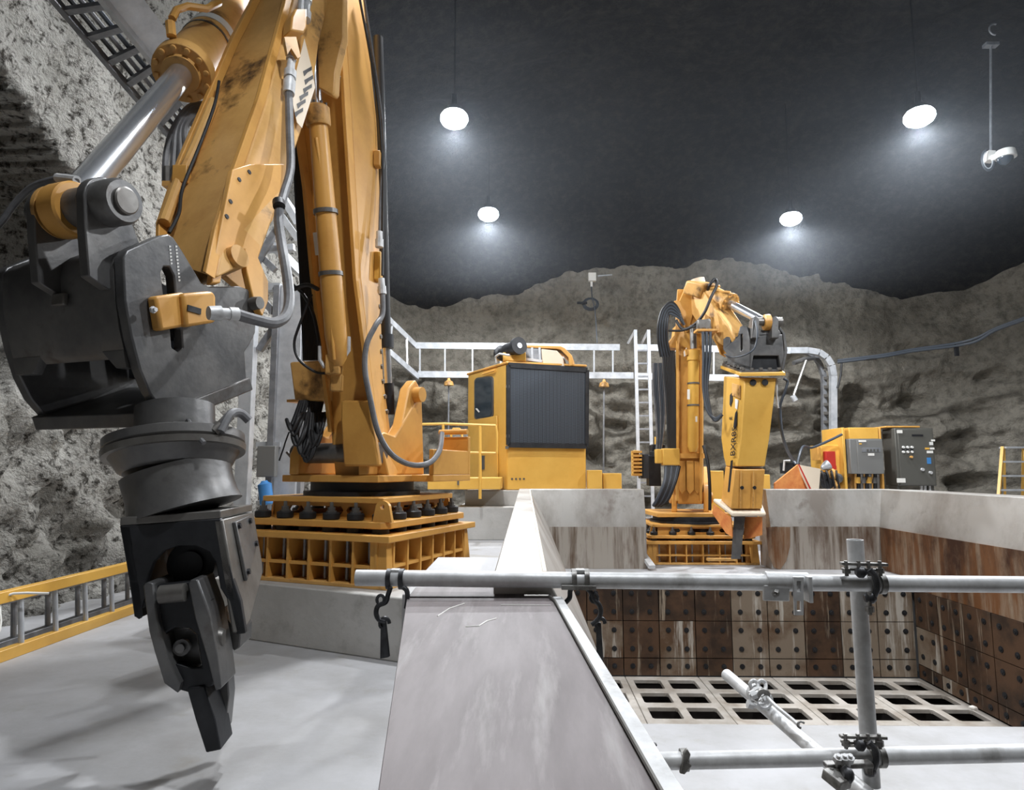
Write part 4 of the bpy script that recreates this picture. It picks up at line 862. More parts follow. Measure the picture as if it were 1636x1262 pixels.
mb = MB(); ft = [(1138, 795, .35), (1142, 793, .42), (1170, 814, 0), (1182, 812, 0), (1196, 814, 0), (1210, 812, .0), (1226, 818, .02), (1224, 824, 0), (1210, 822, -.03), (1180, 824, -.03), (1168, 826, -.03), (1139, 802, .33)]
mb.loft([[P2(1139, 796, YH + .45), P2(1170, 818, YH - .06), P2(1224, 819, YH - .06), P2(1216, 800, YH + .45)], [P2(1139, 802, YH + .45), P2(1170, 826, YH - .06), P2(1224, 825, YH - .06), P2(1216, 806, YH + .45)]])
obj('hammer_foot', mb, 'tan', m2, label='pale worn foot plate', bevel=.02)
mb = MB(); mb.loft([[P2(x, 822, YH + .1), P2(x + 18, 822, YH + .1), P2(x + 18, 822, YH + .28), P2(x, 822, YH + .28)] for x in (1173,)] + [[P2(1168, 893, YH + .1), P2(1183, 893, YH + .1), P2(1183, 893, YH + .26), P2(1168, 893, YH + .26)]]); obj('chisel', mb, 'steel_dark', m2)
# trough-shaped guard around the chisel
mb = MB(); mb.prism([P2(1140, 806, YH + .4), P2(1168, 828, YH), P2(1170, 858, YH + .02), P2(1160, 852, YH + .2), P2(1138, 820, YH + .45)], (.02, .03, 0)); obj('side_guard', mb, 'orange', m2, label='orange primed guard plate')
mb = MB(); mb.prism([P2(1190, 826, YH + .25), P2(1217, 826, YH), P2(1217, 855, YH), P2(1188, 862, YH + .25)], (.02, .03, 0)); obj('side_guard', mb, 'orange', m2, label='orange primed guard plate')
# dark stripes, badge and lettering on the hammer's left side
hp = plane3(Hs[1][1], Hs[3][1], Hs[2][0]); hn = hp[1] if hp[1].dot(CAM - Hs[2][0]) > 0 else -hp[1]; hp = (hp[0] + hn * .014, hn)
for px in ([(1167, 622), (1171, 618), (1171, 640), (1168, 650), (1166, 646)], [(1175, 660), (1178, 655), (1177, 680), (1174, 686), (1172, 682)], [(1168, 736), (1171, 735), (1168, 786), (1163, 786)]):
    mb = MB(); mb.prism([K(x, y, hp) for x, y in px], hn * .006); obj('slot_stripe', mb, 'steel_black', hb)
mb = MB(); mb.prism([K(x, y, hp) for x, y in [(1171, 612), (1184, 616), (1183, 637), (1171, 632)]], hn * .02); obj('badge_plate', mb, 'yellow_worn', hb, bevel=.004)
mb = MB(); mb.prism([K(x, y, hp) for x, y in [(1175, 637), (1180, 639), (1178, 654), (1175, 652)]], hn * .006); obj('label', mb, 'white', hb)
up_ = (K(1176, 640, hp) - K(1170, 735, hp)).normalized()
side = hn.cross(up_)
text('lettering', 'BXR85', .15, K(1172.5, 705, hp) + hn * .004, up_, -side if side.dot(rgt) > 0 else side, 'steel_black', hb)
text('lettering', 'E', .09, K(1168, 668, hp) + hn * .004, up_, -side if side.dot(rgt) > 0 else side, 'steel_black', hb)
# hoses of machine 2
rg = random.Random(11)
for k in range(8):
    w = k * 2.2
    hose('boom_hose', [(1088 + k * .8, 512 + k, 10.1), (1084 + k * .4, 495 + k * 2, 10.1), (1073, 483 + k * 2.6, 10.15), (1059 + w * .6, 494 + k * 1.5, 10.2), (1052 + w * .9, 518, 10.2), (1052 + w * .9, 545, 10.25), (1056 + w, 570, 10.3)], .022, 'slate' if k % 2 else 'rubber', m2, 7, 4)
for k in range(7):
    w = k * 2.6
    hose('boom_hose', [(1060 + w, 560, 10.3), (1062 + w, 600, 10.3), (1066 + w * .8, 640, 10.3), (1068 + w * .7, 700, 10.3), (1070 + w * .6, 725, 10.3)], .024, 'rubber', m2, 7, 3)
for k in range(7):
    w = k * 2.4
    hose('slack_hose', [(1044 + w, 580, 10.6), (1044 + w * 1.2, 620, 10.6), (1048 + w, 660, 10.6), (1050 + w * .6, 700, 10.6), (1048 + w * .4, 730, 10.6)], .018, 'slate' if k % 3 else 'hose_grey', m2, 6, 3)
for k in range(8):
    w = k * 3
    hose('slack_hose', [(1064 + w, 745, 10.1), (1062 + w * .8, 770, 10.0), (1050 + w * .8, 798, 10.0), (1044 + w * .5, 808, 10.05)], .028, 'rubber' if k % 3 else 'slate', m2, 7, 4)
hose('head_hose', [(1131, 463, 9.9), (1134, 455, 9.8), (1142, 446, 9.8), (1145, 456, 9.8), (1136, 475, 9.7), (1125, 500, 9.7), (1110, 518, 9.8), (1092, 526, 9.9), (1080, 512, 10.0)], .024, 'rubber', m2, 8)
hose('head_hose', [(1128, 520, 9.7), (1108, 522, 9.8), (1090, 528, 9.9), (1068, 528, 10)], .018, 'rubber', m2, 8)
for k in range(3):
    hose('arm_hose', [(1123 + k * 6, 530, 9.5), (1124 + k * 5, 570, 9.5), (1124 + k * 3, 620, 9.5), (1130 + k * 3, 655 + k * 3, 9.45), (1142 + k, 668 + k * 2, 9.4), (1154, 662, 9.35)], .022, 'slate', m2, 8)
hose('arm_hose', [(1252, 605, 9.2), (1258, 610, 9.2), (1254, 625, 9.2), (1246, 650, 9.25), (1247, 680, 9.4), (1256, 715, 9.8), (1268, 735, 10.6)], .020, 'slate', m2, 8)
hose('arm_hose', [(1241, 604, 9.25), (1241, 630, 9.25), (1244, 652, 9.25)], .016, 'galv', m2, 8)
for x0, y0 in ((1117, 521), (1127, 524), (1131, 518)):
    mb = MB(); mb.tube([P(x0, y0 - 8, 9.6), P(x0 + 2, y0 + 10, 9.6)], .04, 10); obj('fitting', mb, 'steel_grey', m2)
mb = MB(); mb.box(P(1128, 529, 9.6), (.32, .2, .03)); obj('fitting_shelf', mb, 'yellow', m2)
mb = MB(); mb.box(P(1124, 519, 9.62), (.2, .12, .15)); obj('valve_block', mb, 'steel_grey', m2, bevel=.02)
mb = MB(); mb.box(P(1060, 729, 10.2), (.24, .2, .22)); obj('manifold_box', mb, 'yellow_clean', m2, bevel=.01)
mb = MB(); mb.box(P(1071, 730, 10.15), (.26, .18, .26)); obj('side_box', mb, 'yellow_clean', m2, bevel=.012)
for (x0, y0, w, h, mt) in ((1050, 720, .22, .2, 'steel_black'), (1044, 752, .20, .5, 'steel_black'), (1015, 740, .1, .42, 'yellow_clean'), (1028, 745, .14, .4, 'slate')):
    mb = MB(); mb.box(P(x0, y0, 10.9), (w, .25, h)); obj('valve_bank', mb, mt, m2, bevel=.01)
for k in range(7):
    mb = MB(); p = P(1017, 722 + k * 6, 10.74); mb.box(p, (.16, .1, .035)); obj('valve_section', mb, 'yellow', m2)
mb = MB(); mb.lathe(P(1051, 712, 10.9), P(1051, 698, 10.9), [(0, .055), (1, .055)], 12); obj('yellow_cap', mb, 'yellow_clean', m2)
mb = MB(); mb.lathe(P(1049, 730, 10.85), P(1049, 710, 10.85), [(0, .12), (.4, .12), (.5, .09), (1, .08)], 14); obj('filter', mb, 'steel_black', m2)
hose('slack_hose', [(1124, 712, 10.1), (1131, 740, 10.0), (1134, 780, 9.95), (1134, 815, 10)], .025, 'rubber', m2, 8)
# grey strut beside the left rim block at the foot of the machine
mb = MB(); mb.beam(P(1026, 884, 9.72), P(1042, 906, 9.3), .09, .05); obj('steel_strut', mb, 'galv', label='short pale steel strut lying against the rim block beside the far machine pedestal', cat='strut')
mb = MB(); mb.box(P(1153, 896, 9.62) + V((0, 0, .02)), (.42, .08, .035)); obj('loose_bar', mb, 'yellow_worn', label='loose dirty yellow bar on the deck before the far pedestal', cat='bar')
# yellow blocks behind the rim
for (x0, x1, y0, Yd, lab) in ((939, 962, 751, 11.6, 'small yellow steel box behind the hopper rim, next to the control cab'), (963, 993, 756, 11.7, 'low yellow steel box behind the hopper rim, right of the one by the cab'),
                              (1134, 1156, 752, 11.75, 'yellow steel box seen between far boom and hydraulic hammer'), (1215, 1230, 758, 11.75, 'narrow yellow box peeping out to the right of the hydraulic hammer')):
    a = P(x0, y0, Yd); b = P(x1, y0, Yd); mb = MB(); mb.bb(a.x, b.x, Yd, Yd + .25, 0.0, a.z)
    o = obj('steel_box', mb, 'yellow_clean', label=lab, cat='box', group='yellow steel boxes behind the hopper rim', bevel=.01)
# ------------------------------------------------------------------ control cab
fl, fr_, bk = P(810, 700, 11.5), P(936, 700, 11.9), P(747, 700, 12.9)
ux = (fr_ - fl); ux.z = 0; ux.normalize(); W = (V((fr_.x, fr_.y, 0)) - V((fl.x, fl.y, 0))).length
uy = V((-ux.y, ux.x, 0)); L_ = 1.45
zc0 = Z(-.36); zc1 = P(810, 581, 11.5).z
def cb_(x, y, z): return V((fl.x, fl.y, 0)) + ux * x + uy * y + V((0, 0, z))
# left side follows the photographed far corner
bl2 = V((bk.x, bk.y, 0))
cab = thing('operator_cab', 'yellow operator cab with a big dark mesh screen and a small rounded side window', 'cab', cb_(W / 2, L_ / 2, zc0))
fp = [cb_(0, 0, 0), cb_(W, 0, 0), cb_(W, 1.4, 0), bl2 + ux * 0.3 + V((0, .3, 0)), bl2]
mb = MB(); mb.loft([[p + V((0, 0, zc0)) for p in fp], [p + V((0, 0, zc1)) for p in fp]]); obj('cab_body', mb, 'yellow_clean', cab, bevel=.02)
mb = MB(); c0 = sum(fp, V((0, 0, 0))) / 5; mb.loft([[c0 + (p - c0) * 1.03 + V((0, 0, zc1)) for p in fp], [c0 + (p - c0) * 1.03 + V((0, 0, zc1 + .04)) for p in fp]]); obj('roof', mb, 'yellow', cab, bevel=.01)
fn = -uy
spn = (cb_(0, 0, 0) - bl2).normalized(); sn_ = V((-spn.y, spn.x, 0)); sn_ = -sn_ if sn_.dot(CAM - bl2) < 0 else sn_
fpl = (cb_(0, 0, 0), fn); spl_ = (bl2, sn_)
zf = lambda x, y, o_=0.0: K(x, y, (fpl[0], fn)) + fn * o_
zs = lambda x, y, o_=0.0: K(x, y, (spl_[0], sn_)) + sn_ * o_
# mesh screen
s4 = [zf(811, 584), zf(936, 592), zf(935, 713), zf(811, 711)]
mb = MB(); mb.prism([p + fn * .05 for p in s4], fn * .012)
o = obj('mesh_screen', mb, 'mesh', cab)
for i in range(4):
    a, b = s4[i], s4[(i + 1) % 4]; mb = MB(); mb.beam(a + fn * .05, b + fn * .05, .09 if i % 2 == 0 else .07, .07, fn); obj('screen_frame', mb, 'steel_black', cab)
for px, py in ((810, 618), (810, 697), (809, 715)):
    mb = MB(); mb.box(zf(px, py, .05), (.06, .06, .05)); obj('hinge', mb, 'steel_dark', cab)
# side window, rounded
def rrect(x0, y0, x1, y1, r, f, sk=0.0):
    pts = []
    for cx, cy, a0 in ((x1 - r, y0 + r, -90), (x1 - r, y1 - r, 0), (x0 + r, y1 - r, 90), (x0 + r, y0 + r, 180)):
        for k in range(5):
            a = math.radians(a0 + 22.5 * k); X_ = cx + r * math.cos(a); pts.append(f(X_, cy + r * math.sin(a) - sk * (X_ - x0)))
    return pts
mb = MB(); mb.prism(rrect(759, 604, 789, 671, 6, zs, .12), sn_ * .02); obj('window_seal', mb, 'steel_dark', cab)
mb = MB(); mb.prism(rrect(761, 606, 787, 668, 5, lambda x, y: zs(x, y, .02), .12), sn_ * .008); obj('side_window', mb, 'glass', cab)
mb = MB(); mb.prism([zs(x, y, .03) for x, y in [(762, 653), (764, 652), (769, 658), (767, 659)]], sn_ * .004); obj('window_reflector', mb, 'white', cab)
mb = MB(); mb.prism([zs(x, y, .012) for x, y in [(752, 672), (796, 664), (798, 775), (752, 772)]], sn_ * .02, ); 
obj('door_leaf', mb, 'yellow_clean', cab, bevel=.008)
mb = MB(); mb.prism([zs(x, y, .03) for x, y in [(771, 728), (777, 728), (777, 750), (771, 750)]], sn_ * .02); obj('door_latch', mb, 'steel_dark', cab)
for k in range(4):
    p = zf(818 + k * 6.3, 765, 0); mb = MB(); mb.lathe(p, p + fn * .01, [(0, .018), (1, .018)], 8); obj('lower_port', mb, 'steel_dark', cab)
mb = MB(); mb.tube([zs(797, 580, .05), zs(798, 570, .08), zs(806, 566, .1), zf(812, 569, .1)], .02, 8); obj('roof_pipe', mb, 'galv', cab)
mb = MB(); mb.tube([zs(774, 598, .04), zs(794, 592, .04)], .015, 8); obj('rain_strip', mb, 'yellow', cab)
# roof: floodlight and hooded fan housing
a, b = P(798, 566, 12.0), P(830, 552, 11.4)
mb = MB(); mb.lathe(a, b, [(0, .10), (0, .13), (.12, .15), (.16, .11), (.35, .11), (.4, .13), (.6, .13), (.65, .12), (.85, .12), (.88, .16), (1, .16)], 28); o = obj('roof_blower', mb, 'steel_black', cab)
mb = MB(); mb.lathe(b, b + (b - a).normalized() * .01, [(0, .05), (1, .05)], 16); obj('blower_hub', mb, 'alu', o)
mb = MB(); mb.box(P(822, 572, 11.75), (.42, .3, .16)); obj('blower_foot', mb, 'yellow_clean', cab, bevel=.01)
hd = [(833, 578), (833, 552), (896, 556), (907, 565), (914, 572), (915, 590)]
hp_ = lambda x, y: P(x, y, 11.75)
mb = MB(); rf = [hp_(x, y) for x, y in [(835, 551), (896, 553), (902, 556), (914, 568), (915, 584)]]
inner = [hp_(x, y) for x, y in [(909, 585), (908, 571), (896, 559), (890, 557), (835, 555)]]
mb.prism(rf + inner, V((.1, .75, 0))); obj('fan_hood', mb, 'yellow', cab, bevel=.01)
mb = MB(); mb.prism([hp_(x, y) for x, y in [(864, 557), (890, 560), (899, 570), (902, 586), (866, 583)]], V((.08, .5, 0))); obj('fan_housing', mb, 'tan', cab, label='pale rounded fan housing', bevel=.02)
mb = MB(); mb.prism([hp_(x, y) for x, y in [(836, 556), (863, 557), (865, 579), (836, 575)]], V((.08, .5, 0))); obj('vent_box', mb, 'alu_dull', cab)
for k in range(3): 
    mb = MB(); mb.beam(P(838 + k * 12, 555, 11.73), P(838 + k * 12.5, 577, 11.73), .04, .01, (0, 1, 0)); obj('vent_bar', mb, 'alu', cab)
mb = MB(); mb.beam(P(836, 573, 11.72), P(866, 577, 11.72), .01, .05); obj('vent_bar', mb, 'alu', cab)
# ------------------------------------------------------------------ walkway with handrail left of the cab
wk = thing('access_walkway', 'small yellow walkway with a tube handrail leading to the operator cab', 'walkway', P(745, 780, 10.8))
YW = 10.7
def bar(pts, r, nm, mt='yellow_clean', par=None, sm=0): mb = MB(); mb.tube([P(*p) for p in pts], r, 8, smooth=sm); return obj(nm, mb, mt, par or wk)
mb = MB(); a, b, c_ = P(683, 765, YW), P(800, 780, YW), P(800, 762, YW); mb.bb(a.x, b.x, YW, YW + .9, P(700, 782, YW).z, P(700, 763, YW).z); obj('deck', mb, 'yellow_clean', wk, bevel=.01)
bar([(646, 684, YW), (670, 678, YW), (709, 677, YW), (792, 680, YW)], .022, 'handrail')
bar([(709, 722, YW), (792, 724, YW)], .02, 'mid_rail')
bar([(792, 680, YW), (794, 690, YW), (794, 724, YW)], .02, 'post')
bar([(708, 677, YW), (708, 765, YW)], .024, 'post')
bar([(767, 680, YW), (767, 797, YW)], .026, 'post')
bar([(669, 679, YW), (670, 695, YW)], .02, 'post')
bar([(721, 765, YW), (721, 690, YW), (724, 685, YW), (734, 685, YW), (738, 690, YW), (738, 765, YW)], .020, 'hoop')
bar([(709, 722, YW), (716, 700, YW)], .018, 'brace')
mb = MB(); mb.box(P(732, 768, YW - .02), (.03, .03, .14)); obj('latch', mb, 'steel_grey', wk)
# ------------------------------------------------------------------ power unit, cabinets and guards on the right
YP = 13.0
pu = thing('hydraulic_power_unit', 'yellow framed hydraulic power unit with a grey control box on its front', 'power unit', P(1380, 790, YP))
def fbx(x0, y0, x1, y1, Y, th, nm, mt, par, bev=.008, lab=None):
    mb = MB(); a, b = P(x0, y0, Y), P(x1, y1, Y); mb.bb(a.x, b.x, Y, Y + th, b.z, a.z); return obj(nm, mb, mt, par, bevel=bev, label=lab)
fbx(1345, 683, 1356, 800, YP, .9, 'frame_post', 'yellow_clean', pu)
fbx(1404, 683, 1415, 800, YP, .9, 'frame_post', 'yellow', pu)
fbx(1356, 683, 1404, 701, YP, .9, 'top_panel', 'yellow_clean', pu)
fbx(1415, 680.5, 1470, 683, YP, .5, 'roof_edge', 'yellow', pu)
fbx(1357, 702, 1403, 795, YP + .6, .2, 'rear_panel', 'yellow_worn', pu)
o = fbx(1357, 701, 1413, 757, YP - .12, .28, 'control_box', 'cab_grey', pu, .012)
fbx(1369, 703, 1413, 757, YP - .16, .04, 'box_door', 'cab_grey', o, .006)
fbx(1377, 715, 1407, 722, YP - .17, .01, 'gauge_strip', 'alu_dull', o, 0)
for k in range(4): fbx(1385 + k * 5.3, 717.5, 1388 + k * 5.3, 721, YP - .18, .01, 'gauge', 'cab_dark', o, 0)
fbx(1387, 724, 1397, 728, YP - .17, .01, 'label', 'white', o, 0); fbx(1372, 703, 1384, 706, YP - .17, .01, 'label', 'white', o, 0); fbx(1373, 708, 1377, 710, YP - .17, .01, 'label', 'yellow_clean', o, 0)
for k in range(9):
    mb = MB(); x0 = 1367 + k * 4.4; mb.tube([P(x0, 757, YP), P(x0 + (k % 3) - 1, 790, YP + .1)], .02 + .008 * (k % 3), 8); obj('pump_hose', mb, ['yellow_worn', 'rubber', 'steel_grey'][k % 3], pu)
for k in range(4):
    mb = MB(); x0 = 1370 + k * 9; mb.lathe(P(x0, 762, YP + .02), P(x0, 772, YP + .02), [(0, .05), (1, .05)], 10); obj('gauge_cap', mb, 'yellow_clean' if k % 2 == 0 else 'steel_dark', pu)
# pump group with red tank panel
pg_ = thing('pump_group', 'yellow and black pump group with a red panel, left of the grey control box', 'pump', P(1325, 790, 13.0))
fbx(1311, 711, 1344, 760, 13.2, .5, 'tank', 'yellow_clean', pg_); fbx(1306, 713, 1312, 735, 13.1, .3, 'tank_ear', 'yellow', pg_)
fbx(1319, 721, 1336, 745, 13.05, .12, 'red_panel', 'red', pg_, .005, 'red rectangular panel'); fbx(1325, 744, 1337, 750, 13.05, .12, 'red_panel', 'red', pg_, .005)
mb = MB(); mb.lathe(P(1313, 748, 12.95), P(1324, 742, 12.95), [(0, .04), (.5, .08), (1, .1)], 14); obj('pressure_cup', mb, 'alu', pg_)
for k, (x0, y0, r) in enumerate(((1316, 762, .1), (1328, 758, .12), (1338, 764, .1), (1322, 772, .12), (1333, 773, .1))):
    mb = MB(); mb.lathe(P(x0, y0, 12.9), P(x0, y0, 13.3), [(0, r * .6), (.1, r), (1, r)], 12); obj('pump_motor', mb, ['steel_black', 'yellow_worn', 'steel_dark'][k % 3], pg_)
for k in range(4):
    mb = MB(); mb.tube([P(1312 + k * 8, 752, 12.9), P(1316 + k * 7, 760, 12.85), P(1320 + k * 7, 780, 12.9)], .02, 7, smooth=3); obj('pump_hose', mb, 'rubber', pg_)
# big switch cabinet
sw = thing('switch_cabinet', 'tall dark grey switch cabinet with push buttons and a blue sticker', 'cabinet', P(1463, 790, 13.0))
fbx(1429, 684, 1497, 776, 12.9, .45, 'cabinet_body', 'cab_dark', sw, .012); fbx(1434, 686, 1496, 775, 12.86, .04, 'cabinet_door', 'cab_dark', sw, .008)
for r in range(2):
    for k in range(3):
        mb = MB(); p = P(1443 + k * 6.8, 714.5 + r * 7.5, 12.86); mb.lathe(p, p - V((0, .03, 0)), [(0, .026), (1, .022)], 12); obj('push_button', mb, 'label', sw)
for k in range(3): fbx(1441 + k * 6.8, 716.5, 1445 + k * 6.8, 719.5, 12.85, .01, 'button_tag', 'steel_black', sw, 0)
for (x0, y0, x1, y1, mt) in ((1433, 687, 1442, 692, 'white'), (1433, 764, 1447, 771, 'white'), (1488, 702, 1494, 705, 'white'), (1485, 706, 1491, 711, 'label'), (1478, 715, 1485, 718, 'yellow_clean'), (1486, 715, 1493, 718, 'white'), (1481, 720, 1491, 724, 'white'), (1481, 731, 1488, 741, 'blue'), (1457, 694, 1475, 697, 'steel_black')):
    fbx(x0, y0, x1, y1, 12.85, .008, 'label', mt, sw, 0)
for (x0, y0) in ((1473, 750), (1486, 755)):
    p = P(x0, y0, 12.86); mb = MB(); mb.lathe(p, p - V((0, .04, 0)), [(0, .03), (1, .03)], 12); obj('lock', mb, 'galv', sw)
p = P(1455, 730, 12.86); mb = MB(); mb.lathe(p, p - V((0, .04, 0)), [(0, .025), (1, .025)], 10); obj('key_switch', mb, 'yellow_worn', sw)
for x0 in (1472, 1478, 1486): 
    mb = MB(); mb.tube([P(x0, 775, 13.0), P(x0, 792, 13.0)], .025, 8); obj('cable_gland', mb, 'galv', sw)
fbx(1433, 776, 1440, 830, 12.95, .3, 'cabinet_leg', 'cab_dark', sw, 0); fbx(1489, 776, 1496, 830, 12.95, .3, 'cabinet_leg', 'cab_dark', sw, 0)
# folded guard
tg = thing('folded_guard', 'cream and orange folded steel guard rising to a point behind the hopper rim', 'guard', P(1275, 790, 11.8))
ap = P(1275, 742, 12.0); lft = P(1238, 772, 11.85); rgt_ = P(1311, 749, 12.4); md = P(1300, 790, 11.75); l2 = P(1238, 800, 11.85); r2 = P(1308, 795, 12.4); md0 = P(1272, 800, 12.3)
def fold(pts, mt, nm, lab=None):
    mb = MB(); n_ = (pts[1] - pts[0]).cross(pts[2] - pts[0]).normalized(); n_ = -n_ if n_.dot(CAM - pts[0]) < 0 else n_; mb.prism(pts, -n_ * .03); obj(nm, mb, mt, tg, label=lab)
fold([ap, lft, l2, P(1296, 800, 12.1)], 'orange', 'guard_leaf')
fold([ap, P(1296, 800, 12.1), P(1303, 800, 12.0)], 'red', 'guard_inner', 'red inner fold')
fold([ap, P(1302, 800, 12.0), P(1307, 800, 12.2), rgt_], 'tan', 'guard_leaf')
# stepladder on the right
sl = thing('stepladder', 'yellow fibreglass stepladder with aluminium treads in front of the rock wall', 'stepladder', P(1620, 800, 13.0))
for (xa, xb, Y0, Y1) in ((1602, 1593, 13.0, 12.5), (1637, 1646, 13.0, 12.5)):
    mb = MB(); mb.beam(P(xa, 715, Y0), P(xb, 828, Y1), .05, .09); obj('side_rail', mb, 'yellow_clean', sl)
for k in range(5):
    t_ = k / 4.2; y0 = 715 + 95 * t_; xa = 1602 - 8 * t_; xb = 1637 + 8 * t_; Y0 = 13.0 - .42 * t_
    mb = MB(); mb.beam(P(xa, y0, Y0), P(xb, y0, Y0), .09 if k else .2, .035); obj('tread', mb, 'alu', sl)
for xa, xb in ((1604, 1606), (1635, 1633)):
    mb = MB(); mb.beam(P(xa, 716, 13.1), P(xb, 812, 13.9), .04, .06); obj('rear_rail', mb, 'yellow_clean', sl)
# ------------------------------------------------------------------ cable trays
def tray(name, lab, rails, rungs, par=None, w=.05, h=.11, mt='alu', rw=.035):
    t = thing(name, lab, 'cable tray', rails[0][0])
    for r in rails:
        mb = MB()
        for a, b in zip(r, r[1:]): mb.beam(a, b, w, h)
        obj('side_rail', mb, mt, t)
    for a, b in rungs:
        mb = MB(); mb.beam(a, b, rw, rw); obj('rung', mb, mt, t)
    return t
YT = 15.05
top_l = [P(665, 552, YT), P(990, 555, YT)]; bot_l = [P(668, 598, YT), P(1012, 600, YT)]
tray('cable_ladder', 'long bright cable ladder running level along the back rock wall above the operator cab', [top_l, bot_l], [(P(x, 552, YT), P(x, 600, YT)) for x in (671, 711, 755, 800, 850, 900, 949, 979)], h=.15)
tray('cable_ladder', 'level bright cable ladder on the rock wall behind the far boom and hammer', [[P(1016, 555, YT), P(1262, 560, YT)], [P(1016, 601, YT), P(1180, 604, YT)]], [(P(x, 555, YT), P(x, 603, YT)) for x in (1035, 1075, 1140, 1175)], h=.15)
# bend at its right end
arc = [P(1262, 560, YT), P(1290, 560, YT), P(1308, 563, YT), P(1320, 571, YT), P(1328, 584, YT), P(1331, 600, YT), P(1331, 705, YT)]
arci = [P(1262, 560, YT + .35), P(1285, 562, YT + .35), P(1300, 568, YT + .35), P(1309, 580, YT + .35), P(1316, 600, YT + .35), P(1317, 705, YT + .35)]
t = thing('cable_ladder_bend', 'galvanised cable ladder bend turning down the wall beside the yellow power unit', 'cable tray', arc[-1])
mb = MB()
for a, b in zip(arc, arc[1:]): mb.beam(a, b, .14, .12, (0, 1, 0))
obj('side_rail', mb, 'alu', t)
mb = MB()
for a, b in zip(arci, arci[1:]): mb.beam(a, b, .1, .12, (0, 1, 0))
obj('side_rail', mb, 'alu_dull', t)
for k in range(9):
    y0 = 590 + k * 14; mb = MB(); mb.beam(P(1317, y0, YT + .3), P(1331, y0, YT + .05), .05, .07); obj('rung', mb, 'steel_grey', t)
# left wall: rail pairs climbing towards the viewer
def XW(px, py, x): 
    d_ = ray(px, py); return CAM + d_ * (x / d_.x)
la = [P(664, 552, 15.0), XW(627, 516, -2.95), XW(560, 447, -3.1), XW(490, 370, -3.1), XW(440, 300, -3.1)]
lb = [P(668, 602, 15.0), XW(622, 562, -2.95), XW(560, 510, -3.1), XW(490, 445, -3.1), XW(440, 395, -3.1)]
tray('cable_ladder', 'bright cable ladder climbing along the left rock wall behind the left machine boom', [la, lb], [(la[0].lerp(la[1], .4), lb[0].lerp(lb[1], .4)), (la[1], lb[1]), (la[2], lb[2]), (la[3], lb[3]), (la[2].lerp(la[3], .5), lb[2].lerp(lb[3], .5))], h=.13)
# top left: wide ladder seen from beneath
Zt = P(150, 10, 4.6).z
up = thing('overhead_cable_tray', 'wide cable ladder with a white side rail, high on the rock above the chrome rod', 'cable tray', P(150, 60, 4.9))
r1 = [XW(145, -30, -2.75), XW(250, 100, -2.75), XW(330, 200, -2.75)]; r2_ = [XW(62, -30, -3.05), XW(205, 140, -3.05), XW(300, 250, -3.05)]
for r, hh, mt, nm in ((r1, .10, 'alu', 'side_rail'), (r2_, .05, 'alu_dull', 'side_rail')):
    mb = MB()
    for a, b in zip(r, r[1:]): mb.beam(a, b, .04, hh)
    obj(nm, mb, mt, up)
mb = MB(); mb.loft([[r1[0], r1[0] + V((.16, 0, .10)), r1[0] + V((.18, 0, .10)), r1[0] + V((.02, 0, 0))], [r1[2], r1[2] + V((.16, 0, .10)), r1[2] + V((.18, 0, .10)), r1[2] + V((.02, 0, 0))]]); obj('side_flange', mb, 'alu', up)
for k in range(9):
    t_ = k / 8; a = r1[0].lerp(r1[2], t_); b = r2_[0].lerp(r2_[2], t_); mb = MB(); mb.beam(a, b, .05, .03); obj('rung', mb, 'alu_dull', up)
for k in range(4):
    t_ = .2 + .2 * k; a = r1[0].lerp(r2_[0], t_); b = r1[2].lerp(r2_[2], t_); mb = MB(); mb.tube([a + V((0, 0, .04)), b + V((0, 0, .04))], .018, 7); obj('tray_cable', mb, ['rubber', 'slate', 'hose_grey', 'rubber'][k], up)
# steelwork and cabinets behind the left machine
fr3 = thing('wall_stanchion', 'tall pale steel frame standing against the left rock wall behind the left machine', 'frame', V((P(440, 800, 6.9).x, 6.9, 0)))
def vb(x0, x1, ytop, Y, nm, mt, par, th=.12, ybot=None):
    a, b = P(x0, ytop, Y), P(x1, ytop, Y); zb = 0 if ybot is None else P(x0, ybot, Y).z
    mb = MB(); mb.bb(a.x, b.x, Y, Y + th, zb, a.z); return obj(nm, mb, mt, par, bevel=.004)
vb(391, 411, 420, 6.9, 'post', 'alu', fr3); vb(447, 484, 455, 6.95, 'post', 'alu', fr3); vb(437, 447, 455, 6.9, 'post', 'alu_dull', fr3)
vb(484, 492, 455, 7.0, 'post', 'alu_dull', fr3)
for y0, y1, mt in ((452, 463, 'alu'), (706, 714, 'alu'), (800, 806, 'alu')):
    a, b = P(409, y0, 6.92), P(447, y1, 6.92); mb = MB(); mb.bb(a.x, b.x, 6.92, 7.0, b.z, a.z); obj('cross_bar', mb, mt, fr3)
for a, b in (((412, 470, 6.95), (438, 500, 6.95)), ((414, 560, 7.0), (440, 520, 7.0)), ((410, 420, 7.1), (455, 345, 7.1)), ((420, 400, 7.2), (470, 395, 7.2)), ((415, 408, 7.2), (440, 432, 7.2)), ((450, 345, 7.0), (478, 385, 7.0)), ((452, 316, 7.1), (476, 358, 7.1))):
    mb = MB(); mb.beam(P(*a), P(*b), .06, .07); obj('brace', mb, 'alu_dull' if a[1] > 400 else 'alu', fr3)
eb = thing('wall_enclosure', 'plain grey steel enclosure on the pale frame behind the left machine', 'enclosure', P(425, 762, 6.85))
fbx(411, 712, 438, 762, 6.8, .1, 'enclosure_body', 'cab_grey', eb)
mb = MB(); mb.lathe(V((P(427, 800, 6.75).x, 6.75, P(427, 806, 6.75).z)), P(422, 768, 6.75), [(0, .06), (.05, .07), (.85, .07), (.93, .04), (1, .03)], 16)
be = obj('blue_bottle', mb, 'blue', label='blue metal bottle below the grey enclosure behind the left machine', cat='bottle')
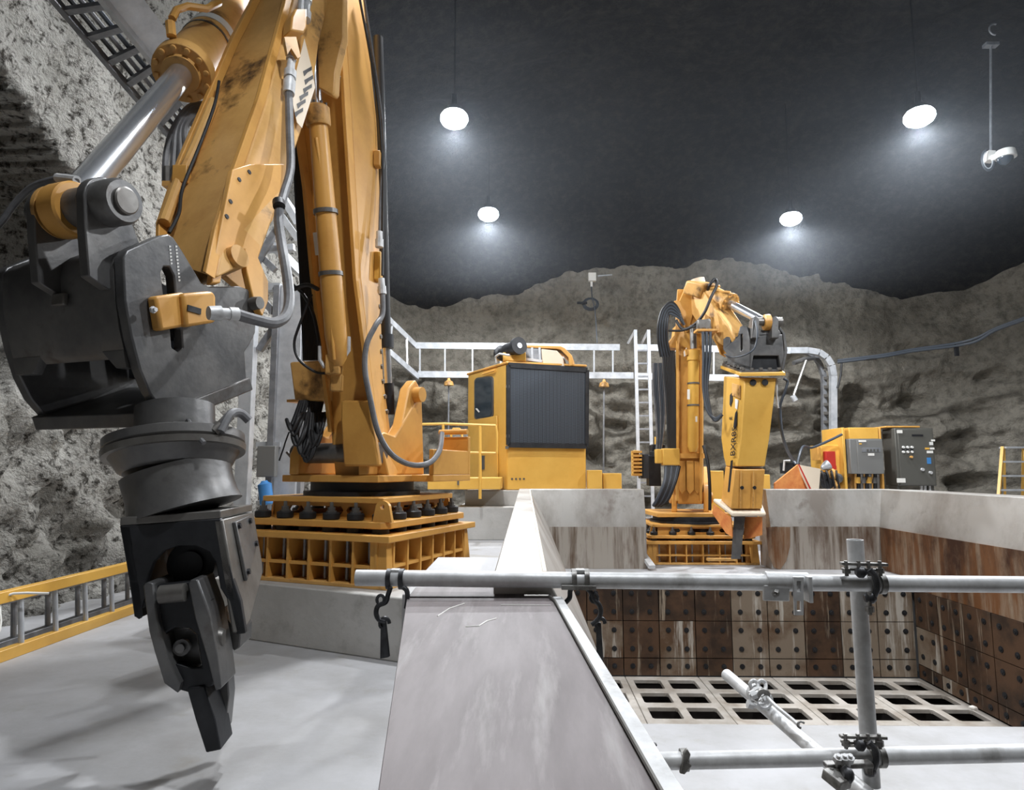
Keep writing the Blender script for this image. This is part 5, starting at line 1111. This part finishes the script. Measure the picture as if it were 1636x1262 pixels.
# ladders
fx = thing('fixed_ladder', 'aluminium fixed ladder with guard stiles rising in front of the back wall cable ladders', 'ladder', P(1028, 780, 14.2))
for x0, x1 in ((1015, 1018), (1036, 1039)):
    mb = MB(); a, b = P(x0, 527, 14.2), P(x0 + 2, 790, 14.2); mb.beam(a, V((a.x, 14.2, 0)), .07, .05, (0, 1, 0)); mb.beam(a, P(x0 - 12 if x0 < 1030 else x0 - 11, 549, 14.3), .05, .05, (0, 1, 0)); obj('stile', mb, 'alu', fx)
for k in range(13):
    z0 = P(1025, 560, 14.2).z - k * .29
    if z0 > .1:
        mb = MB(); mb.beam(V((P(1016, 560, 14.2).x, 14.2, z0)), V((P(1038, 560, 14.2).x, 14.2, z0)), .035, .035); obj('rung', mb, 'alu_dull', fx)
lad = thing('extension_ladder', 'yellow railed extension ladder lying on its side along the left rock wall', 'ladder', V((-3.2, 4.6, 0)))
for zz, x0, nm in ((.035, -3.17, 'rail'), (.375, -3.20, 'rail')):
    mb = MB(); mb.bb(x0 - .03, x0 + .03, 1.5, 7.6, zz - .035, zz + .035); obj(nm, mb, 'yellow_clean', lad, bevel=.004)
for zz, x0 in ((.05, -3.30), (.33, -3.32)):
    mb = MB(); mb.bb(x0 - .03, x0 + .03, 1.4, 7.4, zz - .03, zz + .03); obj('inner_rail', mb, 'alu_dull', lad, bevel=.004)
k = 0; y = 1.75
while y < 7.5:
    mb = MB(); mb.tube([(-3.17, y, .06), (-3.20, y, .35)], .017, 10); obj('rung', mb, 'alu', lad)
    mb = MB(); mb.tube([(-3.30, y + .10, .06), (-3.32, y + .10, .33)], .017, 10); obj('rung', mb, 'alu_dull', lad); y += .30
mb = MB(); mb.tube([Q(78, 948, .37) , V((-3.19, 4.0, .38)), V((-3.14, 3.93, .2)), V((-3.15, 3.8, .12)), V((-3.2, 3.6, .05))], .008, 6, smooth=4); obj('tie_cord', mb, 'white', lad)
# dome camera on its rod, detector with coil, wall cable
dc = thing('dome_camera', 'white dome security camera hanging from a thin rod in the upper right', 'camera', P(1583, 255, 9.5))
mb = MB(); mb.tube([P(1583, 70, 9.5), P(1583, 255, 9.5)], .018, 8); obj('rod', mb, 'alu_dull', dc)
mb = MB(); mb.beam(P(1581, 243, 9.5), P(1581, 258, 9.5), .12, .10); mb2 = mb; obj('bracket', mb2, 'white', dc)
mb = MB(); mb.beam(P(1583, 254, 9.45), P(1604, 246, 9.35), .07, .09); obj('arm', mb, 'white', dc, bevel=.01)
mb = MB(); a = P(1606, 238, 9.3); mb.lathe(a, a - V((0, 0, .14)), [(0, .06), (.2, .12), (.8, .135), (1, .135)], 20); obj('camera_housing', mb, 'white', dc)
mb = MB(); a = P(1606, 253, 9.3); mb.lathe(a + V((0, 0, .01)), a - V((0, 0, .11)), [(0, .105), (.4, .1), (.8, .06), (1, .02)], 18); obj('dome', mb, 'glass', dc)
for k in range(3):
    mb = MB(); r = .13 + k * .02; c = P(1578, 256, 9.42); mb.tube([c + V((r * .55 * math.cos(q), 0, r * math.sin(q))) for q in [1.7 + j * .45 for j in range(11)]], .009, 6); obj('cable_loop', mb, 'slate' if k else 'alu', dc)
mb = MB(); c = P(1583, 72, 9.5); mb.box(c, (.2, .1, .05)); obj('mount', mb, 'alu_dull', dc)
hk = thing('hook_bracket', 'small curved hook on the dark rock beside the camera rod', 'hook', P(1588, 47, 9.4))
mb = MB(); c = P(1589, 47, 9.4); mb.tube([c + V((.08 * math.cos(q), 0, .09 * math.sin(q))) for q in [1.2 + j * .4 for j in range(10)]], .014, 6); obj('hook', mb, 'alu_dull', hk)
dt = thing('gas_detector', 'white wall box with a coil of cable below, high on the back rock wall', 'detector', P(946, 455, 15.4))
mb = MB(); mb.box(P(946, 443, 15.3), (.18, .12, .2)); mb.tube([P(945, 450, 15.3), P(945, 458, 15.3)], .03, 8); obj('detector_body', mb, 'white', dt)
mb = MB(); mb.beam(P(955, 441, 15.3), P(978, 439, 15.3), .03, .03); obj('conduit', mb, 'alu', dt)
for k in range(4):
    mb = MB(); c = P(944, 485, 15.2); r = .14 + k * .018; mb.tube([c + V((r * math.cos(q), .02 * k, r * .8 * math.sin(q))) for q in [j * .45 for j in range(15)]], .013, 6); obj('cable_coil', mb, 'slate', dt)
mb = MB(); mb.tube([P(945, 458, 15.25), P(946, 475, 15.2), P(951, 500, 15.2), P(954, 548, 15.1)], .014, 6, smooth=4); obj('cable_drop', mb, 'slate', dt)
mb = MB(); mb.beam(P(922, 484, 15.2), P(938, 484, 15.2), .05, .05); obj('bracket', mb, 'steel_black', dt)
wc = thing('wall_cable', 'pair of dark cables looping along the rock wall on the right', 'cable', P(1400, 600, 14.6))
for k in range(2):
    mb = MB(); mb.tube([P(1338, 576 + k * 3, 14.9), P(1410, 567 + k * 3, 14.7), P(1460, 558 + k * 3, 14.6), P(1525, 549 + k * 4, 14.3), P(1560, 540 + k * 5, 14.0), P(1590, 525 + k * 3, 13.7), P(1636, 508 + k * 3, 13.2), P(1690, 490, 12.6)], .03, 8, smooth=5); obj('cable', mb, 'slate', wc)
mb = MB(); mb.tube([P(1338, 620, 14.9), P(1343, 600, 14.9), P(1345, 580, 14.9), P(1352, 577, 14.9), P(1400, 573, 14.7)], .025, 8, smooth=4); obj('cable', mb, 'rubber', wc)
mb = MB(); mb.box(P(1528, 558, 14.3), (.08, .05, .3)); obj('cable_cleat', mb, 'steel_black', wc)
br_ = thing('wall_bracket_arm', 'grey swivel bracket arm on the rock wall left of the cable ladder bend', 'bracket', P(1280, 610, 14.6))
mb = MB(); mb.tube([P(1288, 576, 14.7), P(1268, 632, 14.5)], .035, 8); obj('arm', mb, 'steel_grey', br_)
mb = MB(); mb.tube([P(1268, 580, 14.6), P(1285, 574, 14.8), P(1300, 572, 15.0)], .05, 8); obj('arm_head', mb, 'steel_dark', br_)
mb = MB(); mb.lathe(P(1266, 632, 14.5), P(1271, 640, 14.5), [(0, .06), (1, .06)], 10); obj('arm_foot', mb, 'alu', br_)
fl_ = thing('feed_cables', 'dark grey cables dropping to the folded guard from the rock wall', 'cable', P(1272, 745, 12.4))
mb = MB(); mb.tube([P(1246, 655, 13), P(1249, 690, 12.8), P(1258, 720, 12.6), P(1272, 742, 12.3)], .03, 8, smooth=5); obj('cable', mb, 'slate', fl_)
mb = MB(); mb.tube([P(1274, 742, 12.3), P(1278, 725, 12.4), P(1284, 713, 12.6), P(1297, 715, 12.8), P(1320, 706, 12.9), P(1345, 694, 12.95)], .025, 8, smooth=5); obj('cable', mb, 'slate', fl_)
mb = MB(); mb.box(P(1262, 748, 12.45), (.3, .2, .2)); obj('junction_box', mb, 'steel_black', fl_)
mb = MB(); mb.tube([P(1252, 752, 12.3), P(1253, 736, 12.3), P(1262, 736, 12.3)], .02, 7); obj('conduit', mb, 'galv', fl_)
# small amber beacons below the back cable ladder
for x0, y0, lab in ((717, 612, 'small amber lamp under the back cable ladder between left machine and cab'), (965, 614, 'small amber lamp under the back cable ladder right of the cab')):
    t = thing('wall_beacon', lab, 'beacon', P(x0, y0, 15.0), 'amber lamps under the back cable ladder')
    mb = MB(); mb.lathe(P(x0, y0 - 8, 15.0), P(x0, y0 + 4, 15.0), [(0, .03), (.3, .04), (.5, .10), (1, .12)], 12); obj('shade', mb, 'yellow_worn', t)
    mb = MB(); mb.tube([P(x0, 600, 15.05), P(x0 - 1, 760, 15.2)], .02, 6); obj('conduit', mb, 'alu_dull', t)
# ------------------------------------------------------------------ scaffold tubes and clamps
R_ = .0242
def sc_tube(lab, a, b, r=R_):
    mb = MB(); ax = (b - a).normalized(); n = 28; u = ax.orthogonal().normalized(); w = ax.cross(u); L0 = (b - a).length
    rings = [[a + ax * (L0 * q) + (u * math.cos(2 * math.pi * k / n) + w * math.sin(2 * math.pi * k / n)) * rr for k in range(n)] for q, rr in ((.04, r * .86), (0, r * .86), (0, r), (1, r), (1, r * .86), (.96, r * .86))]
    mb.loft(rings, cap=True); return obj('scaffold_tube', mb, 'galv', label=lab, cat='tube', group='galvanised scaffold tubes')
YS = 2.02
ra, rb, rc_ = P(569, 923, YS), P(1285, 931, YS), P(1760, 935, YS)
sc_tube('upper galvanised rail tube ending free at its left over the plinth', ra, rb); sc_tube('upper rail tube continuing past the sleeve coupler to the picture edge', rb + V((.004, 0, 0)), rc_)
lo0, lo1 = P(1046, 1216, YS), P(1760, 1200, YS); sc_tube('lower galvanised rail tube above the platform', lo0, lo1)
sc_tube('upright galvanised post tube behind both rails', P(1366, 862, 2.07), V((P(1366, 862, 2.07).x + .006, 2.07, Z(-.935))))
sc_tube('tube running away from the lower rail over the grate panels', V((1.035, 1.55, Z(-.955))), P(1161, 1078, 2.95))
def clampset(name, lab, parts):
    t = thing(name, lab, 'clamp', parts[0][2][0] if not callable(parts[0][2]) else V((0, 0, 0)))
    for nm, fn_, args, mt in parts:
        pass
    return t
def ring_on(c, ax, r0, r1, w, mt, nm, par):
    c = V(c); ax = V(ax).normalized(); n = 24; u = ax.orthogonal().normalized(); v_ = ax.cross(u); mb = MB()
    f = lambda rr, s: [c + ax * s + (u * math.cos(2 * math.pi * k / n) + v_ * math.sin(2 * math.pi * k / n)) * rr for k in range(n)]
    mb.loft([f(r0, -w), f(r1, -w), f(r1, w), f(r0, w), f(r0, -w)], cap=False); return obj(nm, mb, mt, par)
def eyebolt(a, b, r, mt, nm, par, nut=True):
    mb = MB(); mb.tube([a, b], r, 10)
    if nut:
        d_ = (b - a).normalized(); mb.lathe(b - d_ * r * 4, b - d_ * r * 1.4, [(0, r * 2.1), (1, r * 2.1)], 6)
    return obj(nm, mb, mt, par)
# hanging open clamps with wedges, left and right of the cover plate head
for k, (x0, sg, lab) in enumerate(((632, -1, 'dark open scaffold clamp hanging from the upper rail left of the cover plate'), (927, 1, 'dark open scaffold clamp hanging from the upper rail right of the cover plate'))):
    c = P(x0, 925, YS); t = thing('hanging_clamp', lab, 'clamp', c - V((0, 0, .05)), 'open clamps hanging from the upper rail')
    for dx in (-10, 10): ring_on(P(x0 + dx, 925, YS), (1, 0, 0), R_ + .001, R_ + .007, .007, 'clamp_dark' if k == 0 else 'clamp', 'clamp_band', t)
    mb = MB(); a = P(x0, 912, YS - .0); mb.box(a, (.03, .03, .012)); obj('clamp_lug', mb, 'galv', t, bevel=.003)
    z_ = YS - .03
    if k == 0: hookp = [(x0 - 8, 938, z_), (x0 - 12, 950, z_), (x0 - 16, 962, z_), (x0 - 28, 968, z_), (x0 - 31, 980, z_), (x0 - 26, 990, z_), (x0 - 16, 993, z_)]
    else: hookp = [(x0 + 10, 938, z_), (x0 + 18, 948, z_), (x0 + 22, 958, z_), (x0 + 30, 966, z_), (x0 + 33, 978, z_), (x0 + 28, 990, z_), (x0 + 18, 998, z_)]
    mb = MB(); mb.tube([P(*p) for p in hookp], .0075, 10, smooth=5); h_ = obj('swing_hook', mb, 'clamp_dark', t)
    o2 = [(x0 + 12, 938, z_), (x0 + 18, 944, z_), (x0 + 19, 958, z_), (x0 + 17, 972, z_)] if k == 0 else [(x0 - 12, 938, z_), (x0 - 16, 944, z_), (x0 - 17, 955, z_), (x0 - 24, 963, z_)]
    mb = MB(); mb.tube([P(*p) for p in o2], .0075, 10, smooth=5); obj('swing_hook', mb, 'clamp_dark', t)
    if k == 0: wedge = [(x0 - 24, 990), (x0 - 17, 990), (x0 - 11, 1050), (x0 - 25, 1053)]; eye = P(x0 - 24, 958, z_)
    else: wedge = [(x0 + 25, 995), (x0 + 33, 995), (x0 + 37, 1055), (x0 + 26, 1055)]; eye = P(x0 + 22, 955, z_)
    mb = MB(); mb.prism([P(x, y, z_) for x, y in wedge], V((.002, .012, 0))); obj('wedge', mb, 'clamp_dark', t, bevel=.002)
    mb = MB(); cc = P((wedge[0][0] + wedge[1][0]) / 2 + 3, 996, z_); mb.tube([cc + V((.014 * math.cos(q), 0, .016 * math.sin(q))) for q in [j * .5 for j in range(9)]], .006, 8); obj('wedge_ring', mb, 'clamp_dark', t)
    mb = MB(); mb.tube([eye + V((.011 * math.cos(q), .0, .013 * math.sin(q))) for q in [j * .524 for j in range(13)]], .005, 8); obj('hook_eye', mb, 'clamp_dark', t)
mb = MB(); mb.beam(P(897, 938, 1.985), P(952, 939, 1.985), .02, .012); obj('clamp_bar', mb, 'clamp', label='flat clamp bar lying under the upper rail at the cover plate edge', cat='bar')
# sleeve coupler on the upper rail
t = thing('sleeve_coupler', 'galvanised sleeve coupler joining the upper rail tubes', 'coupler', P(1255, 955, YS))
mb = MB(); c0, c1_ = P(1222, 928, YS), P(1290, 930, YS); mb.tube([c0, c1_], R_ + .004, 24); obj('sleeve', mb, 'galv', t)
mb = MB(); mb.prism([P(1220, 935, YS - .026), P(1262, 935, YS - .026), P(1262, 961, YS - .01), P(1220, 960, YS - .01)], (0, .012, 0)); o = obj('sleeve_flap', mb, 'galv', t, bevel=.003)
mb = MB(); mb.prism([P(1268, 922, YS - .036), P(1284, 922, YS - .036), P(1284, 983, YS - .036), P(1270, 983, YS - .036)], (0, .010, 0), [[P(1273, 928, YS - .036), P(1280, 928, YS - .036), P(1280, 946, YS - .036), P(1273, 946, YS - .036)], [P(1273, 960, YS - .036), P(1280, 960, YS - .036), P(1280, 976, YS - .036), P(1273, 976, YS - .036)]]); obj('wedge_bar', mb, 'galv', t)
eyebolt(P(1240, 945, YS - .03), P(1238, 952, YS - .045), .005, 'clamp', 'sleeve_bolt', t)
mb = MB(); mb.box(P(1290, 940, YS - .02), (.012, .05, .075)); obj('sleeve_plate', mb, 'galv', t, bevel=.002)
# right angle clamps at the post
def post_clamp(cx, cy, lab, dark='clamp'):
    t = thing('post_clamp', lab, 'clamp', P(cx, cy + 30, YS), 'post clamps')
    for dx in (6, 22): ring_on(P(cx + dx, cy + 20, YS), (1, 0, 0), R_ + .001, R_ + .007, .008, dark, 'rail_band', t)
    c = P(cx - 8, cy + 3, 2.07)
    for dz in (0, .03): ring_on(c + V((0, 0, dz - .03)), (0, 0, 1), R_ + .001, R_ + .008, .007, dark, 'post_band', t)
    mb = MB(); mb.beam(P(cx - 42, cy - 12, 1.99), P(cx + 32, cy - 10, 1.99), .018, .009); obj('clamp_plate', mb, 'clamp', t, bevel=.002)
    mb = MB(); mb.beam(P(cx - 40, cy - 3, 2.0), P(cx + 26, cy - 1, 2.0), .016, .007); obj('clamp_plate', mb, 'clamp', t, bevel=.002)
    for dx in (-34, -14, 2, 20): eyebolt(P(cx + dx, cy - 16, 1.985), P(cx + dx + 2, cy + 8, 1.985), .0055, dark, 'clamp_bolt', t)
    mb = MB(); mb.lathe(P(cx - 18, cy + 2, 1.98), P(cx - 2, cy + 3, 1.98), [(0, .008), (.3, .016), (.7, .016), (1, .008)], 12); obj('clamp_nut', mb, 'clamp_dark', t)
    mb = MB(); mb.tube([P(cx + 4, cy - 2, 1.965), P(cx + 14, cy + 10, 1.96), P(cx + 16, cy + 28, 1.96), P(cx + 10, cy + 42, 1.97)], .009, 10, smooth=4); obj('clamp_jaw', mb, 'clamp_dark', t)
    mb = MB(); mb.lathe(P(cx - 4, cy + 44, 1.975), P(cx + 14, cy + 42, 1.97), [(0, .010), (.3, .017), (.7, .017), (1, .01)], 12); obj('clamp_nut', mb, 'clamp_dark', t)
    eyebolt(P(cx + 4, cy + 34, 1.965), P(cx + 5, cy + 70 if cy < 1000 else cy + 52, 1.965), .006, dark, 'clamp_bolt', t)
post_clamp(1385, 912, 'scaffold clamp tying the post to the upper rail')
post_clamp(1384, 1188, 'scaffold clamp tying the post to the lower rail')
# swivel clamp below the lower rail, holding the receding tube
t = thing('swivel_clamp', 'bright bolted swivel clamp holding the receding tube under the lower rail', 'clamp', P(1350, 1250, 1.95))
mb = MB(); mb.beam(P(1318, 1222, 1.96), P(1392, 1220, 1.96), .03, .014); obj('clamp_plate', mb, 'clamp', t, bevel=.003)
mb = MB(); mb.beam(P(1322, 1232, 1.95), P(1352, 1256, 1.9), .05, .03); obj('clamp_body', mb, 'clamp', t, bevel=.004)
for dx in (0, 8): ring_on(V((1.018, 1.80 + dx * .012, Z(-.953))), (0, 1, 0), R_ + .001, R_ + .008, .01, 'clamp', 'tube_band', t)
for x0 in (1340, 1350, 1359): eyebolt(P(x0 - 4, 1224, 1.95), P(x0, 1206, 1.93), .006, 'galv', 'clamp_bolt', t)
for x0 in (1328, 1338, 1347): eyebolt(P(x0, 1228, 1.94), P(x0 + 2, 1254, 1.93), .007, 'clamp', 'clamp_bolt', t)
mb = MB(); mb.lathe(P(1345, 1236, 1.92), P(1362, 1240, 1.92), [(0, .015), (.3, .022), (.7, .022), (1, .012)], 12); obj('clamp_nut', mb, 'clamp_dark', t)
# clamp on the far part of the receding tube
pf = P(1213, 1112, 2.58)
t = thing('tube_clamp', 'open galvanised clamp with a dangling bolt halfway along the receding tube', 'clamp', pf)
axf = (P(1161, 1078, 2.95) - V((1.035, 1.55, Z(-.955)))).normalized()
for s_ in (-.035, .0, .03): ring_on(pf + axf * s_, axf, R_ + .001, R_ + .009, .009, 'galv', 'clamp_band', t)
for k in range(2):
    mb = MB(); x0 = 1202 + k * 13; mb.tube([P(x0, 1102, 2.6), P(x0 - 4, 1092, 2.6), P(x0 + 2, 1087, 2.6), P(x0 + 8, 1092, 2.6), P(x0 + 8, 1102, 2.58)], .007, 8, smooth=4); obj('hook', mb, 'galv', t)
mb = MB(); mb.tube([P(1206, 1118, 2.5), P(1216, 1104, 2.5), P(1226, 1108, 2.5), P(1222, 1120, 2.5)], .011, 8, smooth=4); obj('clamp_body', mb, 'clamp', t)
for (x0, y0, x1, y1) in ((1194, 1124, 1208, 1128), (1198, 1112, 1212, 1106), (1216, 1120, 1232, 1112)): eyebolt(P(x0, y0, 2.5), P(x1, y1, 2.5), .008, 'galv', 'clamp_bolt', t)
mb = MB(); mb.tube([P(1224, 1112, 2.5), P(1240, 1128, 2.42), P(1262, 1146, 2.36), P(1276, 1158, 2.32)], .006, 8, smooth=3); obj('dangling_bolt', mb, 'galv', t)
mb = MB(); c = P(1280, 1158, 2.31); mb.tube([c + V((.012 * math.cos(q), 0, .010 * math.sin(q))) for q in [.6 + j * .5 for j in range(9)]], .004, 8); obj('bolt_eye', mb, 'clamp', t)
# clamp stub at the left end of the lower rail
t = thing('end_clamp', 'rusty clamp jaw on the left end of the lower rail', 'clamp', P(1092, 1230, 2.0))
ring_on(P(1093, 1214, YS), V((1, 0, .1)), R_ + .001, R_ + .007, .008, 'clamp', 'clamp_band', t)
mb = MB(); mb.prism([P(x, y, 1.985) for x, y in [(1092, 1204), (1098, 1196), (1104, 1206), (1100, 1218), (1106, 1224), (1094, 1238), (1086, 1236), (1090, 1222)]], (0, .014, 0)); obj('clamp_jaw', mb, 'clamp', t, bevel=.003)
mb = MB(); mb.prism([P(x, y, 2.0) for x, y in [(1028, 1174), (1036, 1186), (1050, 1190), (1046, 1200), (1036, 1204), (1030, 1192)]], (0, .014, 0)); obj('end_tab', mb, 'steel_black', label='black tab with a pale tip on the plate edge by the lower rail end', cat='tab')
# ------------------------------------------------------------------ lamps
def lamp_thing(i, x, y, z, label):
    t = thing('high_bay_lamp', label, 'lamp', (x, y, Z(z)), 'high bay lamps hanging from the cavern roof')
    c = V((x, y, Z(z)))
    mb = MB(); mb.lathe(c + V((0, 0, .34)), c, [(0, .04), (.5, .05), (.55, .10), (.9, .15), (1, .16)], 20); obj('lamp_housing', mb, 'steel_black', t)
    mb = MB(); mb.lathe(c + V((0, 0, .05)), c - V((0, 0, .16)), [(0, .165), (.2, .195), (.45, .20), (.7, .17), (.9, .10), (1, .03)], 24); obj('lamp_lens', mb, 'lens', t)
    mb = MB(); mb.tube([c + V((0, 0, .34)), V((x, y, ZC + .3 - .02 * (x - 4.3) ** 2))], .012, 6); obj('cord', mb, 'rubber', t)
    ld = bpy.data.lights.new('lamp_light', 'SPOT'); ld.energy = LAMP_W * LAMP_E[i]; ld.spot_size = math.radians(LAMP_A[i]); ld.spot_blend = .35; ld.shadow_soft_size = .12
    ld.color = (.95, .97, 1.0)
    lo = bpy.data.objects.new('lamp_light', ld); C.objects.link(lo); lo.parent = t; lo.location = (0, 0, -.20)
    pd = bpy.data.lights.new('lamp_glow_light', 'POINT'); pd.energy = LAMP_W * .10 * LAMP_E[i]; pd.shadow_soft_size = .09; pd.color = (.85, .93, 1.0)
    po = bpy.data.objects.new('lamp_side_light', pd); C.objects.link(po); po.parent = t; po.location = (0, 0, -.26)
names = ['bright round lamp hanging high above the left machine, larger of the near pair', 'bright round lamp hanging above the control cab', 'bright round lamp hanging above and behind the hydraulic hammer machine',
         'bright round lamp hanging beside the dome camera']
for i, (x, y, z) in enumerate(LAMPS):
    lamp_thing(i, x, y, z, names[i] if i < 4 else ['round lamp over the left machine boom, above the picture edge', 'round lamp over the right side of the near platform, above the picture edge', 'unseen round lamp placed to light the near floor, above the picture edge', 'round lamp over the near platform, above the picture edge'][i - 4])
# ------------------------------------------------------------------ thin haze volume added under the roof for the lamp glow
hm_ = bpy.data.materials.new('lamp_glow_haze'); hm_.use_nodes = True; nt = hm_.node_tree; nt.nodes.clear()
vo = nt.nodes.new('ShaderNodeVolumeScatter'); vo.inputs['Density'].default_value = .0095; vo.inputs['Anisotropy'].default_value = .2; vo.inputs['Color'].default_value = (.82, .9, 1, 1)
oo = nt.nodes.new('ShaderNodeOutputMaterial'); nt.links.new(vo.outputs[0], oo.inputs['Volume']); M['haze'] = hm_
mb = MB(); mb.bb(-2.9, 9.6, 6.0, 13.6, Z(3.4), Z(6.5)); o = obj('lamp_glow_haze', mb, 'haze', label='thin bluish haze added under the cavern roof to make the lamps glow', cat='haze', kind='stuff', smooth=False)
